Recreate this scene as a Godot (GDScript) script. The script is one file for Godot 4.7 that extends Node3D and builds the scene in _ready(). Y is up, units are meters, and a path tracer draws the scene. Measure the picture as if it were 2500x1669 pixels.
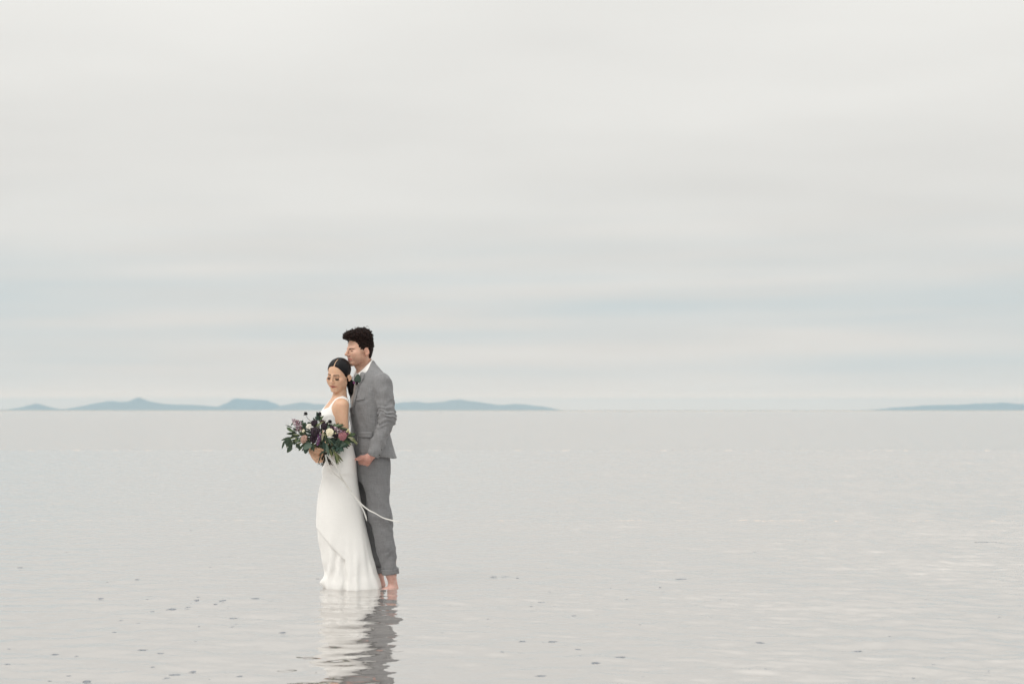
extends Node3D
# A couple standing in shallow water on a salt flat under an overcast sky.

const OFF := Vector3(-1.15, 0, 0)      # where the couple stands
const EYE := Vector3(0, 1.24, 10.0)    # the camera, 1.24 m above the water, 10 m away

var rng := RandomNumberGenerator.new()
var jobs: Array = []
var results: Array = []
var t0 := 0

func _ready() -> void:
	t0 = Time.get_ticks_msec()
	rng.seed = 20240
	make_camera()
	make_sky()
	make_sun()
	make_land()
	make_people()
	make_bouquet()
	make_clumps()
	print("built in ", Time.get_ticks_msec() - t0, " ms")

# ------------------------------------------------------------------ camera, sky, sun
func make_camera() -> void:
	var cam := Camera3D.new()
	cam.name = "camera"
	add_child(cam)
	cam.position = EYE
	var lens := CameraAttributesPhysical.new()
	lens.frustum_focal_length = 50.0
	lens.frustum_focus_distance = 9.85
	lens.exposure_aperture = 2.5
	lens.frustum_near = 0.1
	lens.frustum_far = 120000.0
	cam.attributes = lens
	cam.projection = Camera3D.PROJECTION_FRUSTUM
	cam.near = 0.1
	cam.far = 120000.0
	cam.size = 0.1 * 1669.0 / 3477.0
	cam.frustum_offset = Vector2(0, 0.1 * 166.5 / 3477.0)
	cam.current = true

func fnoise(seed_: int, freq: float, oct := 3) -> FastNoiseLite:
	var n := FastNoiseLite.new()
	n.seed = seed_
	n.noise_type = FastNoiseLite.TYPE_SIMPLEX_SMOOTH
	n.frequency = freq
	n.fractal_octaves = oct
	return n

func make_sky() -> void:
	var w := 2048
	var h := 1024
	var data := PackedFloat32Array()
	data.resize(w * h * 3)
	var n1 := fnoise(11, 0.55, 4)
	var n2 := fnoise(23, 1.0, 4)
	var n3 := fnoise(37, 0.35, 2)
	var white := Vector3(0.728, 0.722, 0.694)     # lit stratus
	var grey := Vector3(0.655, 0.650, 0.626)      # thicker cloud
	var blue := Vector3(0.545, 0.625, 0.645)      # thin cloud low down, air between
	var low := Vector3(0.690, 0.695, 0.675)       # pale band over the horizon
	for j in h:
		var el := (0.5 - (j + 0.5) / h) * PI
		var below := el < -0.02
		var ce := cos(el)
		var se := sin(el)
		var s := maxf(se, 0.0)
		for i in w:
			var c: Vector3
			if below:
				c = Vector3(1.56, 1.19, 0.93)
			else:
				var az := ((i + 0.5) / w - 0.5) * TAU
				var x := sin(az) * ce
				var z := -cos(az) * ce
				# a flat deck of cloud seen from below: streaks draw together towards the horizon
				var k := 1.0 / (s + 0.10)
				var a := n1.get_noise_3d(x * k * 1.1, z * k * 1.9, 3.0)
				var b := n2.get_noise_3d(x * 2.2, s * 46.0 + 0.6 * x, z * 2.2)
				var b2 := n2.get_noise_3d(x * 4.0 + 9.0, s * 17.0, z * 4.0)
				var d := n3.get_noise_3d(x * 2.6 + 5.0, s * 5.0, z * 2.6)
				var g := clampf(0.40 + 0.75 * a + 0.20 * b2, 0.0, 1.0)
				c = white.lerp(grey, g)
				var hz := exp(-pow((s - 0.050) / 0.058, 2.0))     # the bluer belt low in the sky
				var t := clampf(hz * (0.50 + 1.05 * b + 0.75 * d) + 0.10 * exp(-s / 0.15), 0.0, 0.95)
				c = c.lerp(blue, t)
				c = c.lerp(low, 0.75 * exp(-s / 0.022))
				# warm glow painted into the low sky, making up for the fog's dimming
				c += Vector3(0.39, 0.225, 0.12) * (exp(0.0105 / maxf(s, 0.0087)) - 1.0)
				c *= 0.97 + 0.40 * s + 1.0 * s * s      # an overcast sky brightens towards the zenith
			var o := (j * w + i) * 3
			data[o] = c.x
			data[o + 1] = c.y
			data[o + 2] = c.z
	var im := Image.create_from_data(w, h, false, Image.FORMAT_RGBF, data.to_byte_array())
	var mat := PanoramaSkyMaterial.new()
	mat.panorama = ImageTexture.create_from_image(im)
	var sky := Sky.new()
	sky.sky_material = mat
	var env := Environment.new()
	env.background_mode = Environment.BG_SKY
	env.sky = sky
	env.tonemap_mode = Environment.TONE_MAPPER_LINEAR
	env.tonemap_exposure = 1.025
	env.fog_enabled = true
	env.fog_density = 0.00004
	env.fog_light_color = Color(0.72, 0.91, 1.0)
	env.sdfgi_enabled = true
	env.ssao_enabled = true
	env.ssil_enabled = true
	var we := WorldEnvironment.new()
	we.name = "environment"
	we.environment = env
	add_child(we)
	print("sky ", Time.get_ticks_msec() - t0)

func make_sun() -> void:
	var sun := DirectionalLight3D.new()
	sun.name = "sun"
	sun.light_energy = 0.40
	sun.light_angular_distance = 18.0
	sun.light_color = Color(1.0, 0.98, 0.95)
	sun.shadow_enabled = true
	add_child(sun)
	sun.look_at_from_position(Vector3(-5, 10, 5), Vector3.ZERO, Vector3.UP)

# ------------------------------------------------------------------ small helpers
func at(x: float, y: float, z: float) -> Vector3:
	# a point measured on the plane z = 0 of the couple, moved along its line of sight to depth z
	var k := (10.0 - z) / 10.0
	return Vector3((x - 1.15) * k + 1.15, 1.24 + (y - 1.24) * k, z)

func srgb(r: float, g: float, b: float) -> Color:
	return Color(r / 255.0, g / 255.0, b / 255.0)

func lin(r: float, g: float, b: float) -> Color:
	return Color(r, g, b).linear_to_srgb()

func mat(called: String, c: Color, rough := 0.8, spec := 0.5) -> StandardMaterial3D:
	var m := StandardMaterial3D.new()
	m.resource_name = called
	m.albedo_color = c
	m.roughness = rough
	m.metallic_specular = spec
	return m

func tag(o: Node, label := "", category := "", group := "", kind := "") -> Node:
	if label: o.set_meta("label", label)
	if category: o.set_meta("category", category)
	if group: o.set_meta("group", group)
	if kind: o.set_meta("kind", kind)
	return o

func noise_tex(seed_: int, freq: float, size: int, lo: Color, hi: Color, oct := 3, kind := FastNoiseLite.TYPE_SIMPLEX_SMOOTH) -> NoiseTexture2D:
	var t := NoiseTexture2D.new()
	var n := fnoise(seed_, freq, oct)
	n.noise_type = kind
	t.noise = n
	t.width = size
	t.height = size
	t.seamless = true
	var g := Gradient.new()
	g.set_color(0, lo)
	g.set_color(1, hi)
	t.color_ramp = g
	return t

func arr_mesh(v: PackedVector3Array, n: PackedVector3Array, idx: PackedInt32Array, m: Material, col = null, uv = null) -> ArrayMesh:
	var a := []
	a.resize(Mesh.ARRAY_MAX)
	a[Mesh.ARRAY_VERTEX] = v
	a[Mesh.ARRAY_NORMAL] = n
	a[Mesh.ARRAY_INDEX] = idx
	if col != null: a[Mesh.ARRAY_COLOR] = col
	if uv != null: a[Mesh.ARRAY_TEX_UV] = uv
	var am := ArrayMesh.new()
	am.add_surface_from_arrays(Mesh.PRIMITIVE_TRIANGLES, a)
	am.surface_set_material(0, m)
	return am

func put(called: String, mesh: Mesh, parent: Node = self, pos := Vector3.ZERO) -> MeshInstance3D:
	var o := MeshInstance3D.new()
	o.name = called
	o.mesh = mesh
	o.position = pos
	parent.add_child(o, true)
	return o

func thing(called: String, pos: Vector3, label: String, category: String, group := "") -> Node3D:
	var o := Node3D.new()
	o.name = called
	o.position = pos
	add_child(o, true)
	tag(o, label, category, group)
	return o

# ------------------------------------------------------------------ water, salt flat, hills
var rip_a: FastNoiseLite
var rip_b: FastNoiseLite
var rip_c: FastNoiseLite
var rip_m: FastNoiseLite

func water_height(x: float, z: float) -> float:
	# long low crests that run across the line of sight, a cross chop, and calm patches
	var wx := x * 0.985 + z * 0.17
	var wz := z * 0.985 - x * 0.17
	var gust := smoothstep(-4.5, 5.5, x + 2.2 * rip_m.get_noise_2d(x * 0.5, z * 0.5)) * 0.75 + 0.25
	var m := clampf(0.75 + 0.9 * rip_m.get_noise_2d(x + 31.0, z), 0.25, 1.6) * gust
	var a := rip_a.get_noise_2d(wx * 0.30, wz) * 0.0100
	var b := rip_b.get_noise_2d(wx * 0.55 + 9.0, wz) * 0.0042
	var c := rip_c.get_noise_2d(wx * 0.85, wz) * 0.0120
	# rings spreading from the feet and the hem
	var r1 := Vector2(x + 0.86, z - 0.07).length()
	var r2 := Vector2(x + 1.13, z - 0.08).length()
	var ring := 0.0
	if r1 < 1.2: ring += 0.0014 * sin(r1 * 52.0) * exp(-r1 * 4.0)
	if r2 < 1.2: ring += 0.0010 * sin(r2 * 44.0) * exp(-r2 * 3.0)
	return m * (a + b) + c * (0.40 + 0.60 * gust) + ring

func water_patch(x0: float, x1: float, z0: float, z1: float, dx: float, dz: float, m: Material, boost := 1.0) -> ArrayMesh:
	var nx := int(round((x1 - x0) / dx)) + 1
	var nz := int(round((z1 - z0) / dz)) + 1
	var hgt := PackedFloat32Array()
	hgt.resize(nx * nz)
	for j in nz:
		var z := z0 + j * dz
		for i in nx:
			hgt[j * nx + i] = water_height(x0 + i * dx, z) * boost
	var v := PackedVector3Array()
	var n := PackedVector3Array()
	v.resize(nx * nz)
	n.resize(nx * nz)
	for j in nz:
		var ja := maxi(j - 1, 0) * nx
		var jb := mini(j + 1, nz - 1) * nx
		for i in nx:
			var o := j * nx + i
			v[o] = Vector3(x0 + i * dx, hgt[o], z0 + j * dz)
			var sx := (hgt[j * nx + mini(i + 1, nx - 1)] - hgt[j * nx + maxi(i - 1, 0)]) / (2.0 * dx)
			var sz := (hgt[jb + i] - hgt[ja + i]) / (2.0 * dz)
			n[o] = Vector3(-sx, 1.0, -sz).normalized()
	var idx := PackedInt32Array()
	idx.resize((nx - 1) * (nz - 1) * 6)
	var k := 0
	for j in nz - 1:
		for i in nx - 1:
			var o := j * nx + i
			idx[k] = o; idx[k + 1] = o + nx + 1; idx[k + 2] = o + nx
			idx[k + 3] = o; idx[k + 4] = o + 1; idx[k + 5] = o + nx + 1
			k += 6
	return arr_mesh(v, n, idx, m)

func sheet(rects: Array, y: float, m: Material) -> ArrayMesh:
	var v := PackedVector3Array()
	var n := PackedVector3Array()
	var idx := PackedInt32Array()
	for r in rects:
		var o := v.size()
		v.append_array(PackedVector3Array([Vector3(r[0], y, r[2]), Vector3(r[1], y, r[2]), Vector3(r[1], y, r[3]), Vector3(r[0], y, r[3])]))
		for q in 4: n.append(Vector3.UP)
		idx.append_array(PackedInt32Array([o, o + 1, o + 2, o, o + 2, o + 3]))
	return arr_mesh(v, n, idx, m)

func make_land() -> void:
	rip_a = fnoise(5, 4.5, 2)
	rip_b = fnoise(6, 11.0, 2)
	rip_c = fnoise(7, 2.7, 2)
	rip_m = fnoise(8, 0.35, 2)
	# a finger of brine over pale salt: the wet gloss mirrors the sky, the salt below shows through
	var water := mat("brine over salt", lin(0.590, 0.568, 0.552), 0.035, 0.5)
	water.metallic = 0.76
	var near := put("water", water_patch(-6.6, 6.6, -6.0, 5.0, 0.025, 0.0135, water))
	tag(near, "", "", "", "structure")
	var mid := put("water", water_patch(-18.0, 18.0, -34.0, -6.0, 0.08, 0.04, water, 1.15))
	tag(mid, "", "", "", "structure")
	var far := mat("rippled brine far off", lin(0.590, 0.568, 0.552), 0.10, 0.5)
	far.metallic = 0.76
	# beyond the built ripples the same ripples go on as a relief too fine to tell apart
	var nt := NoiseTexture2D.new()
	nt.noise = fnoise(61, 0.03, 3)
	nt.width = 512
	nt.height = 512
	nt.seamless = true
	nt.as_normal_map = true
	nt.bump_strength = 6.0
	far.normal_enabled = true
	far.normal_texture = nt
	far.normal_scale = 1.0
	far.uv1_triplanar = true
	far.uv1_world_triplanar = true
	far.uv1_scale = Vector3(0.12, 0.25, 0.25)
	var E := 27500.0
	tag(put("salt_flat", sheet([[-E, E, -1500.0, -34.0], [-E, -18.0, -34.0, -6.0], [18.0, E, -34.0, -6.0], [-E, -6.6, -6.0, 5.0], [6.6, E, -6.0, 5.0], [-E, E, 5.0, 400.0]], 0.0, far)), "", "", "", "structure")
	var mud := mat("dry mud shore", lin(0.44, 0.41, 0.375), 0.95, 0.3)
	tag(put("shore", sheet([[-E, E, -E, -1500.0]], 0.004, mud)), "", "", "", "structure")
	var rock := mat("pale desert limestone", lin(0.40, 0.39, 0.375), 1.0, 0.0)
	# [distance, ridge line as pairs of picture column and height above the horizon in pixels of the photograph]
	hill(20500.0, [[38, 0], [60, 6], [75, 12], [88, 17], [100, 12], [120, 6], [152, 0]], rock, 1)
	hill(21500.0, [[176, 0], [190, 8], [230, 17], [268, 23], [295, 21], [314, 22], [328, 28], [339, 32], [350, 27], [364, 22], [402, 15], [440, 14], [480, 13], [532, 9], [590, 0]], rock, 2)
	hill(25500.0, [[440, 0], [500, 5], [530, 8], [555, 19], [567, 26], [577, 30], [592, 27], [620, 26], [651, 24], [668, 18], [682, 12], [700, 8], [735, 0]], rock, 3)
	hill(20800.0, [[670, 0], [690, 12], [715, 17], [739, 20], [765, 16], [790, 15], [830, 17], [880, 14], [930, 16], [964, 17], [1010, 22], [1045, 18], [1079, 21], [1122, 27], [1140, 24], [1166, 20], [1190, 17], [1214, 13], [1240, 14], [1260, 16], [1290, 13], [1309, 11], [1340, 7], [1372, 0]], rock, 4)
	hill(23000.0, [[2120, 0], [2150, 3], [2185, 7], [2230, 9], [2251, 12], [2298, 13], [2350, 14], [2404, 17], [2458, 19], [2490, 15], [2530, 18], [2580, 14], [2640, 6], [2680, 0]], rock, 5)
	print("land ", Time.get_ticks_msec() - t0)

func hill(dist: float, ridge: Array, m: Material, seed_: int) -> void:
	# a range with spurs and gullies: its crest keeps the surveyed heights, its foot runs out to the flat
	var n := fnoise(100 + seed_, 1.0 / 420.0, 4)
	var s := dist / 3477.0
	var x0: float = (ridge[0][0] - 1250.0) * s
	var x1: float = (ridge[-1][0] - 1250.0) * s
	var nx := int(clampf((x1 - x0) / (s * 1.6), 24.0, 420.0))
	var nz := 26
	var depth := 2600.0
	var st := SurfaceTool.new()
	st.begin(Mesh.PRIMITIVE_TRIANGLES)
	var zc := EYE.z - dist
	var k := 0
	for i in nx + 1:
		var x := lerpf(x0, x1, float(i) / nx)
		var px := x / s + 1250.0
		while k < ridge.size() - 2 and px > ridge[k + 1][0]: k += 1
		var f: float = clampf((px - ridge[k][0]) / (ridge[k + 1][0] - ridge[k][0]), 0.0, 1.0)
		var top: float = lerpf(ridge[k][1], ridge[k + 1][1], f) * s
		top *= 1.0 + 0.06 * n.get_noise_1d(x * 3.0)
		for j in nz + 1:
			var w := float(j) / nz * 2.0 - 1.0        # -1 far foot, 0 crest, 1 near foot
			var spur := n.get_noise_2d(x * 1.6, w * 700.0)
			var fall := pow(1.0 - absf(w), 1.25 + 0.5 * spur)
			var y := top * fall * (1.0 + 0.25 * spur * absf(w))
			st.set_smooth_group(0)
			st.add_vertex(Vector3(x, maxf(y, 0.0) - 0.5, zc + w * depth * 0.5 - (1.0 - absf(w)) * 0.0))
	for i in nx:
		for j in nz:
			var a := i * (nz + 1) + j
			for q in [a, a + 1, a + nz + 2, a, a + nz + 2, a + nz + 1]: st.add_index(q)
	st.generate_normals()
	var mesh := st.commit()
	mesh.surface_set_material(0, m)
	tag(put("hill" if seed_ == 1 else "hill_%03d" % (seed_ - 1), mesh), "", "", "", "structure")

# ------------------------------------------------------------------ smooth solids meshed as surface nets
func cone(p: Vector3, a: Vector3, b: Vector3, ra: float, rb: float) -> float:
	var ba := b - a
	var pa := p - a
	var h := clampf(pa.dot(ba) / ba.length_squared(), 0.0, 1.0)
	return (pa - ba * h).length() - lerpf(ra, rb, h)

func smin(a: float, b: float, k: float) -> float:
	var h := maxf(k - absf(a - b), 0.0) / k
	return minf(a, b) - h * h * k * 0.25

func smax(a: float, b: float, k: float) -> float:
	var h := maxf(k - absf(a - b), 0.0) / k
	return maxf(a, b) + h * h * k * 0.25

func ell(p: Vector3, c: Vector3, r: Vector3) -> float:
	var q := (p - c) / r
	var k0 := q.length()
	if k0 < 0.001: return -minf(r.x, minf(r.y, r.z))
	return k0 * (k0 - 1.0) / (q / r).length()

class Stack:
	# elliptic sections at heights: [y, centre x, centre z, half width along side, half depth along front]
	var y0 := 0.0
	var y1 := 0.0
	var n := 0
	var cx: PackedFloat32Array
	var cz: PackedFloat32Array
	var ha: PackedFloat32Array
	var hb: PackedFloat32Array
	var side := Vector2(1, 0)
	var front := Vector2(0, 1)
	const STEP := 0.01
	func _init(rows: Array, yaw: float) -> void:
		# yaw: how far the front is turned from +z towards -x
		front = Vector2(-sin(yaw), cos(yaw))
		side = Vector2(cos(yaw), sin(yaw))
		y0 = rows[0][0]
		y1 = rows[-1][0]
		n = int(ceil((y1 - y0) / STEP)) + 1
		cx.resize(n); cz.resize(n); ha.resize(n); hb.resize(n)
		var k := 0
		for i in n:
			var y := minf(y0 + i * STEP, y1)
			while k < rows.size() - 2 and y > rows[k + 1][0]: k += 1
			var t: float = (y - rows[k][0]) / (rows[k + 1][0] - rows[k][0])
			var a: Array = rows[maxi(k - 1, 0)]
			var b: Array = rows[k]
			var c: Array = rows[k + 1]
			var d: Array = rows[mini(k + 2, rows.size() - 1)]
			cx[i] = _cr(a[1], b[1], c[1], d[1], t)
			cz[i] = _cr(a[2], b[2], c[2], d[2], t)
			ha[i] = _cr(a[3], b[3], c[3], d[3], t)
			hb[i] = _cr(a[4], b[4], c[4], d[4], t)
	func _cr(a: float, b: float, c: float, d: float, t: float) -> float:
		return cubic_interpolate(b, c, a, d, t)
	func sect(y: float) -> Vector4:
		var f := clampf((y - y0) / STEP, 0.0, n - 1.001)
		var i := int(f)
		f -= i
		return Vector4(lerpf(cx[i], cx[i + 1], f), lerpf(cz[i], cz[i + 1], f), lerpf(ha[i], ha[i + 1], f), lerpf(hb[i], hb[i + 1], f))
	func uv(p: Vector3) -> Vector2:
		var s := sect(p.y)
		var d := Vector2(p.x - s.x, p.z - s.y)
		return Vector2(d.dot(side), d.dot(front))
	func d(p: Vector3, grow := 0.0) -> float:
		var s := sect(p.y)
		var dx := p.x - s.x
		var dz := p.z - s.y
		var a := s.z + grow
		var b := s.w + grow
		var u := (dx * side.x + dz * side.y) / a
		var v := (dx * front.x + dz * front.y) / b
		var q := sqrt(u * u + v * v)
		var r: float
		if q < 0.001: r = -minf(a, b)
		else: r = q * (q - 1.0) / sqrt(u * u / (a * a) + v * v / (b * b))
		return maxf(r, maxf(y0 - p.y, p.y - y1))
	func on_front(u: float, y: float, out_: float, forward := true) -> Vector3:
		var s := sect(y)
		var k := sqrt(maxf(0.0, 1.0 - u * u / (s.z * s.z))) * (1.0 if forward else -1.0)
		var v := s.w * k
		var nrm := Vector2(u / (s.z * s.z), v / (s.w * s.w)).normalized()
		u += nrm.x * out_
		v += nrm.y * out_
		return Vector3(s.x + side.x * u + front.x * v, y, s.y + side.y * u + front.y * v)

func nets(f: Callable, lo: Vector3, hi: Vector3, c: float, col = null, relax := 1) -> Dictionary:
	const B := 4
	var bx := int(ceil((hi.x - lo.x) / (c * B)))
	var by := int(ceil((hi.y - lo.y) / (c * B)))
	var bz := int(ceil((hi.z - lo.z) / (c * B)))
	var nx := bx * B + 1
	var ny := by * B + 1
	var nz := bz * B + 1
	var sy := nx
	var sz := nx * ny
	var val := PackedFloat32Array()
	val.resize(nx * ny * nz)
	val.fill(9.0)
	var vid := PackedInt32Array()
	vid.resize(nx * ny * nz)
	vid.fill(-1)
	var blocks: Array[Vector3i] = []
	var lim := B * c * 0.5 * 1.7321 * 1.55 + c
	for k in bz:
		for j in by:
			for i in bx:
				var m := lo + Vector3(i + 0.5, j + 0.5, k + 0.5) * (B * c)
				if absf(f.call(m)) < lim:
					blocks.append(Vector3i(i, j, k))
					for kk in B + 1:
						for jj in B + 1:
							var o := (k * B + kk) * sz + (j * B + jj) * sy + i * B
							for ii in B + 1:
								if val[o + ii] == 9.0:
									val[o + ii] = f.call(lo + Vector3(i * B + ii, j * B + jj, k * B + kk) * c)
	var v := PackedVector3Array()
	var cell := PackedInt32Array()
	var off := PackedInt32Array([0, 1, sy, sy + 1, sz, sz + 1, sz + sy, sz + sy + 1])
	var pos := [Vector3(0, 0, 0), Vector3(1, 0, 0), Vector3(0, 1, 0), Vector3(1, 1, 0), Vector3(0, 0, 1), Vector3(1, 0, 1), Vector3(0, 1, 1), Vector3(1, 1, 1)]
	var edges := PackedInt32Array([0, 1, 2, 3, 4, 5, 6, 7, 0, 2, 1, 3, 4, 6, 5, 7, 0, 4, 1, 5, 2, 6, 3, 7])
	for b in blocks:
		for kk in B:
			for jj in B:
				for ii in B:
					var x := b.x * B + ii
					var y := b.y * B + jj
					var z := b.z * B + kk
					var o := z * sz + y * sy + x
					var neg := 0
					for q in 8:
						if val[o + off[q]] < 0.0: neg += 1
					if neg == 0 or neg == 8: continue
					var sum := Vector3.ZERO
					var cnt := 0
					for e in 12:
						var e0 := edges[e * 2]
						var e1 := edges[e * 2 + 1]
						var a := val[o + off[e0]]
						var d := val[o + off[e1]]
						if (a < 0.0) != (d < 0.0):
							var p0: Vector3 = pos[e0]
							sum += p0.lerp(pos[e1], a / (a - d))
							cnt += 1
					vid[o] = v.size()
					cell.append(o)
					v.append(lo + (Vector3(x, y, z) + sum / cnt) * c)
	var idx := PackedInt32Array()
	var axes := [[1, sy, sz], [sy, sz, 1], [sz, 1, sy]]
	for w in cell.size():
		var o := cell[w]
		for ax in axes:
			# the edge from o along ax[0], shared by the cells o, o - ax[1], o - ax[2] and both
			var a := val[o]
			var b := val[o + ax[0]]
			if (a < 0.0) == (b < 0.0): continue
			if o - ax[1] - ax[2] < 0: continue
			var q0 := vid[o]
			var q1 := vid[o - ax[1]]
			var q2 := vid[o - ax[1] - ax[2]]
			var q3 := vid[o - ax[2]]
			if q1 < 0 or q2 < 0 or q3 < 0: continue
			if a < 0.0: idx.append_array(PackedInt32Array([q0, q2, q1, q0, q3, q2]))
			else: idx.append_array(PackedInt32Array([q0, q1, q2, q0, q2, q3]))
	for it in relax:
		var acc := PackedVector3Array()
		acc.resize(v.size())
		var num := PackedInt32Array()
		num.resize(v.size())
		for t in range(0, idx.size(), 3):
			var i0 := idx[t]
			var i1 := idx[t + 1]
			var i2 := idx[t + 2]
			acc[i0] += v[i1] + v[i2]; acc[i1] += v[i0] + v[i2]; acc[i2] += v[i0] + v[i1]
			num[i0] += 2; num[i1] += 2; num[i2] += 2
		for i in v.size():
			if num[i]: v[i] = v[i].lerp(acc[i] / num[i], 0.35)
	var nrm := PackedVector3Array()
	nrm.resize(v.size())
	for t in range(0, idx.size(), 3):
		var i0 := idx[t]
		var i1 := idx[t + 1]
		var i2 := idx[t + 2]
		var fn := (v[i2] - v[i0]).cross(v[i1] - v[i0])
		nrm[i0] += fn; nrm[i1] += fn; nrm[i2] += fn
	var cols := PackedColorArray()
	for i in v.size():
		nrm[i] = nrm[i].normalized()
	if col != null:
		cols.resize(v.size())
		for i in v.size(): cols[i] = col.call(v[i])
	return {"v": v, "n": nrm, "i": idx, "c": cols}

func job(key: String, f: Callable, lo: Vector3, hi: Vector3, c: float, col = null, relax := 1) -> void:
	jobs.append([key, f, lo, hi, c, col, relax])

func run_job(i: int) -> void:
	var j: Array = jobs[i]
	var t := Time.get_ticks_msec()
	results[i] = nets(j[1], j[2], j[3], j[4], j[5], j[6])
	print("  ", j[0], " ", results[i].v.size(), " vertices, ", Time.get_ticks_msec() - t, " ms")

func run_jobs() -> void:
	results.resize(jobs.size())
	var g := WorkerThreadPool.add_group_task(run_job, jobs.size(), -1, true)
	WorkerThreadPool.wait_for_group_task_completion(g)

func solid(keys: Array, base: Vector3, m: Material) -> ArrayMesh:
	# one mesh out of one or more finished jobs, with its origin at base
	var v := PackedVector3Array()
	var n := PackedVector3Array()
	var idx := PackedInt32Array()
	var c := PackedColorArray()
	for key in keys:
		for q in jobs.size():
			if jobs[q][0] != key: continue
			var r: Dictionary = results[q]
			var o := v.size()
			for p in r.v: v.append(p - base)
			n.append_array(r.n)
			for t in r.i: idx.append(t + o)
			c.append_array(r.c)
	return arr_mesh(v, n, idx, m, c if c.size() == v.size() else null)

# ------------------------------------------------------------------ people
const G_YAW := deg_to_rad(62.0)
const B_YAW := deg_to_rad(68.0)
var g_jack: Stack
var g_pants: Stack
var g_body: Stack
var b_body: Stack
var b_skirt: Stack
var b_under: Stack
var g_head: Transform3D
var g_head_inv: Transform3D
var b_head: Transform3D
var b_head_inv: Transform3D
var wr: FastNoiseLite
var curl: FastNoiseLite
var curl2: FastNoiseLite
# joints of the groom
var g_sh: Vector3
var g_el: Vector3
var g_wr: Vector3
var g_sh2: Vector3
var g_el2: Vector3
var g_wr2: Vector3
var g_hip: Vector3
var g_kn: Vector3
var g_an: Vector3
var g_hip2: Vector3
var g_kn2: Vector3
var g_an2: Vector3
# joints of the bride
var b_sh: Vector3
var b_el: Vector3
var b_wr: Vector3
var b_sh2: Vector3
var b_el2: Vector3
var b_wr2: Vector3
var g_fingers: Array = []
var b_fingers: Array = []
var b_fingers2: Array = []

func frame(pos: Vector3, yaw: float, pitch: float, roll: float, s: float) -> Transform3D:
	# x to the head's own left, y up, z out of the face
	var b := Basis(Vector3.UP, -yaw) * Basis(Vector3.RIGHT, pitch) * Basis(Vector3.BACK, roll)
	return Transform3D(b.scaled_local(Vector3.ONE * s), pos)

func head_common(q: Vector3, jaw: float, nose: float, soft: float) -> float:
	var m := Vector3(absf(q.x), q.y, q.z)
	var d := ell(q, Vector3(0, 0.045, -0.007), Vector3(0.075, 0.083, 0.088))
	d = smin(d, ell(q, Vector3(0, -0.022, 0.026), Vector3(0.059 + jaw, 0.088, 0.063)), 0.03)
	if q.z > -0.03 and q.y < 0.06:
		d = smin(d, cone(m, Vector3(0.042 + jaw, -0.058, 0.004), Vector3(0.012, -0.100, 0.064), 0.017 - 0.004 * soft, 0.015), 0.03 + 0.015 * soft)
		d = smin(d, cone(m, Vector3(0, -0.102, 0.072), Vector3(0.009, -0.102, 0.070), 0.0155 - 0.003 * soft, 0.0145 - 0.003 * soft), 0.02)
		d = smin(d, ell(m, Vector3(0.043, -0.014, 0.058), Vector3(0.021, 0.018, 0.021)), 0.025)
		d = smin(d, ell(m, Vector3(0.036, -0.040, 0.052), Vector3(0.024, 0.028, 0.024) * (0.70 + 0.34 * soft)), 0.03)
		# eye sockets under the brow
		d = smax(d, -ell(m, Vector3(0.031, 0.006, 0.099 + 0.002 * soft), Vector3(0.018, 0.010, 0.016)), 0.014)
		d = smin(d, cone(m, Vector3(0.004, 0.024, 0.086 - 0.003 * soft), Vector3(0.046, 0.024, 0.068 - 0.003 * soft), 0.0085 - 0.002 * soft, 0.006 - 0.001 * soft), 0.014)
		# nose
		d = smin(d, cone(q, Vector3(0, 0.022, 0.088), Vector3(0, -0.018, 0.106 + nose), 0.0065 - 0.0008 * soft, 0.0088 - 0.0012 * soft), 0.011)
		d = smin(d, (q - Vector3(0, -0.024, 0.1065 + nose)).length() - 0.0098 + 0.0008 * soft, 0.008)
		d = smin(d, (m - Vector3(0.0115 - 0.001 * soft, -0.029, 0.097)).length() - 0.0068 + 0.0008 * soft, 0.007)
		# mouth
		d = smin(d, ell(q, Vector3(0, -0.064, 0.079), Vector3(0.026, 0.020, 0.013)), 0.012)
		d = smin(d, cone(m, Vector3(0.003, -0.0585, 0.0915), Vector3(0.0205, -0.0610, 0.080), 0.0042, 0.002), 0.004)
		d = smin(d, cone(m, Vector3(0, -0.0690, 0.0895), Vector3(0.0175, -0.0652, 0.0805), 0.0055, 0.0025), 0.004)
		d = smax(d, -cone(m, Vector3(0, -0.0632, 0.0975), Vector3(0.023, -0.0622, 0.0845), 0.0020, 0.0012), 0.003)
	return d

func shorter(q: Vector3, k: float) -> Vector3:
	# a shorter lower face: everything under the eyes drawn up
	return Vector3(q.x, q.y / k if q.y < 0.0 else q.y, q.z)

func eyes(m: Vector3, close: float) -> float:
	var c := Vector3(0.031, 0.005, 0.0695)
	var d := (m - c).length() - 0.0122
	var lid := maxf((m - c).length() - 0.0138, (c.y + close) - m.y - (m.z - c.z) * 0.10)
	lid = smin(lid, maxf((m - c).length() - 0.0135, m.y - (c.y - 0.0052)), 0.002)
	return minf(d, lid)

func ear(m: Vector3) -> float:
	var q := m - Vector3(0.077, -0.002, -0.012)
	var e := ell(Vector3(q.x + q.z * 0.35, q.y, q.z - q.y * 0.15), Vector3(0.001, 0, 0), Vector3(0.0070, 0.0285, 0.0170))
	e = smin(e, cone(q, Vector3(0.002, -0.022, 0.005), Vector3(0.0, -0.028, 0.008), 0.007, 0.006), 0.008)
	e = smax(e, -ell(q, Vector3(0.012, 0.001, 0.002), Vector3(0.0075, 0.016, 0.0095)), 0.005)
	e = smax(e, -ell(q, Vector3(0.014, 0.014, -0.004), Vector3(0.006, 0.010, 0.007)), 0.004)
	return e

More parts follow.
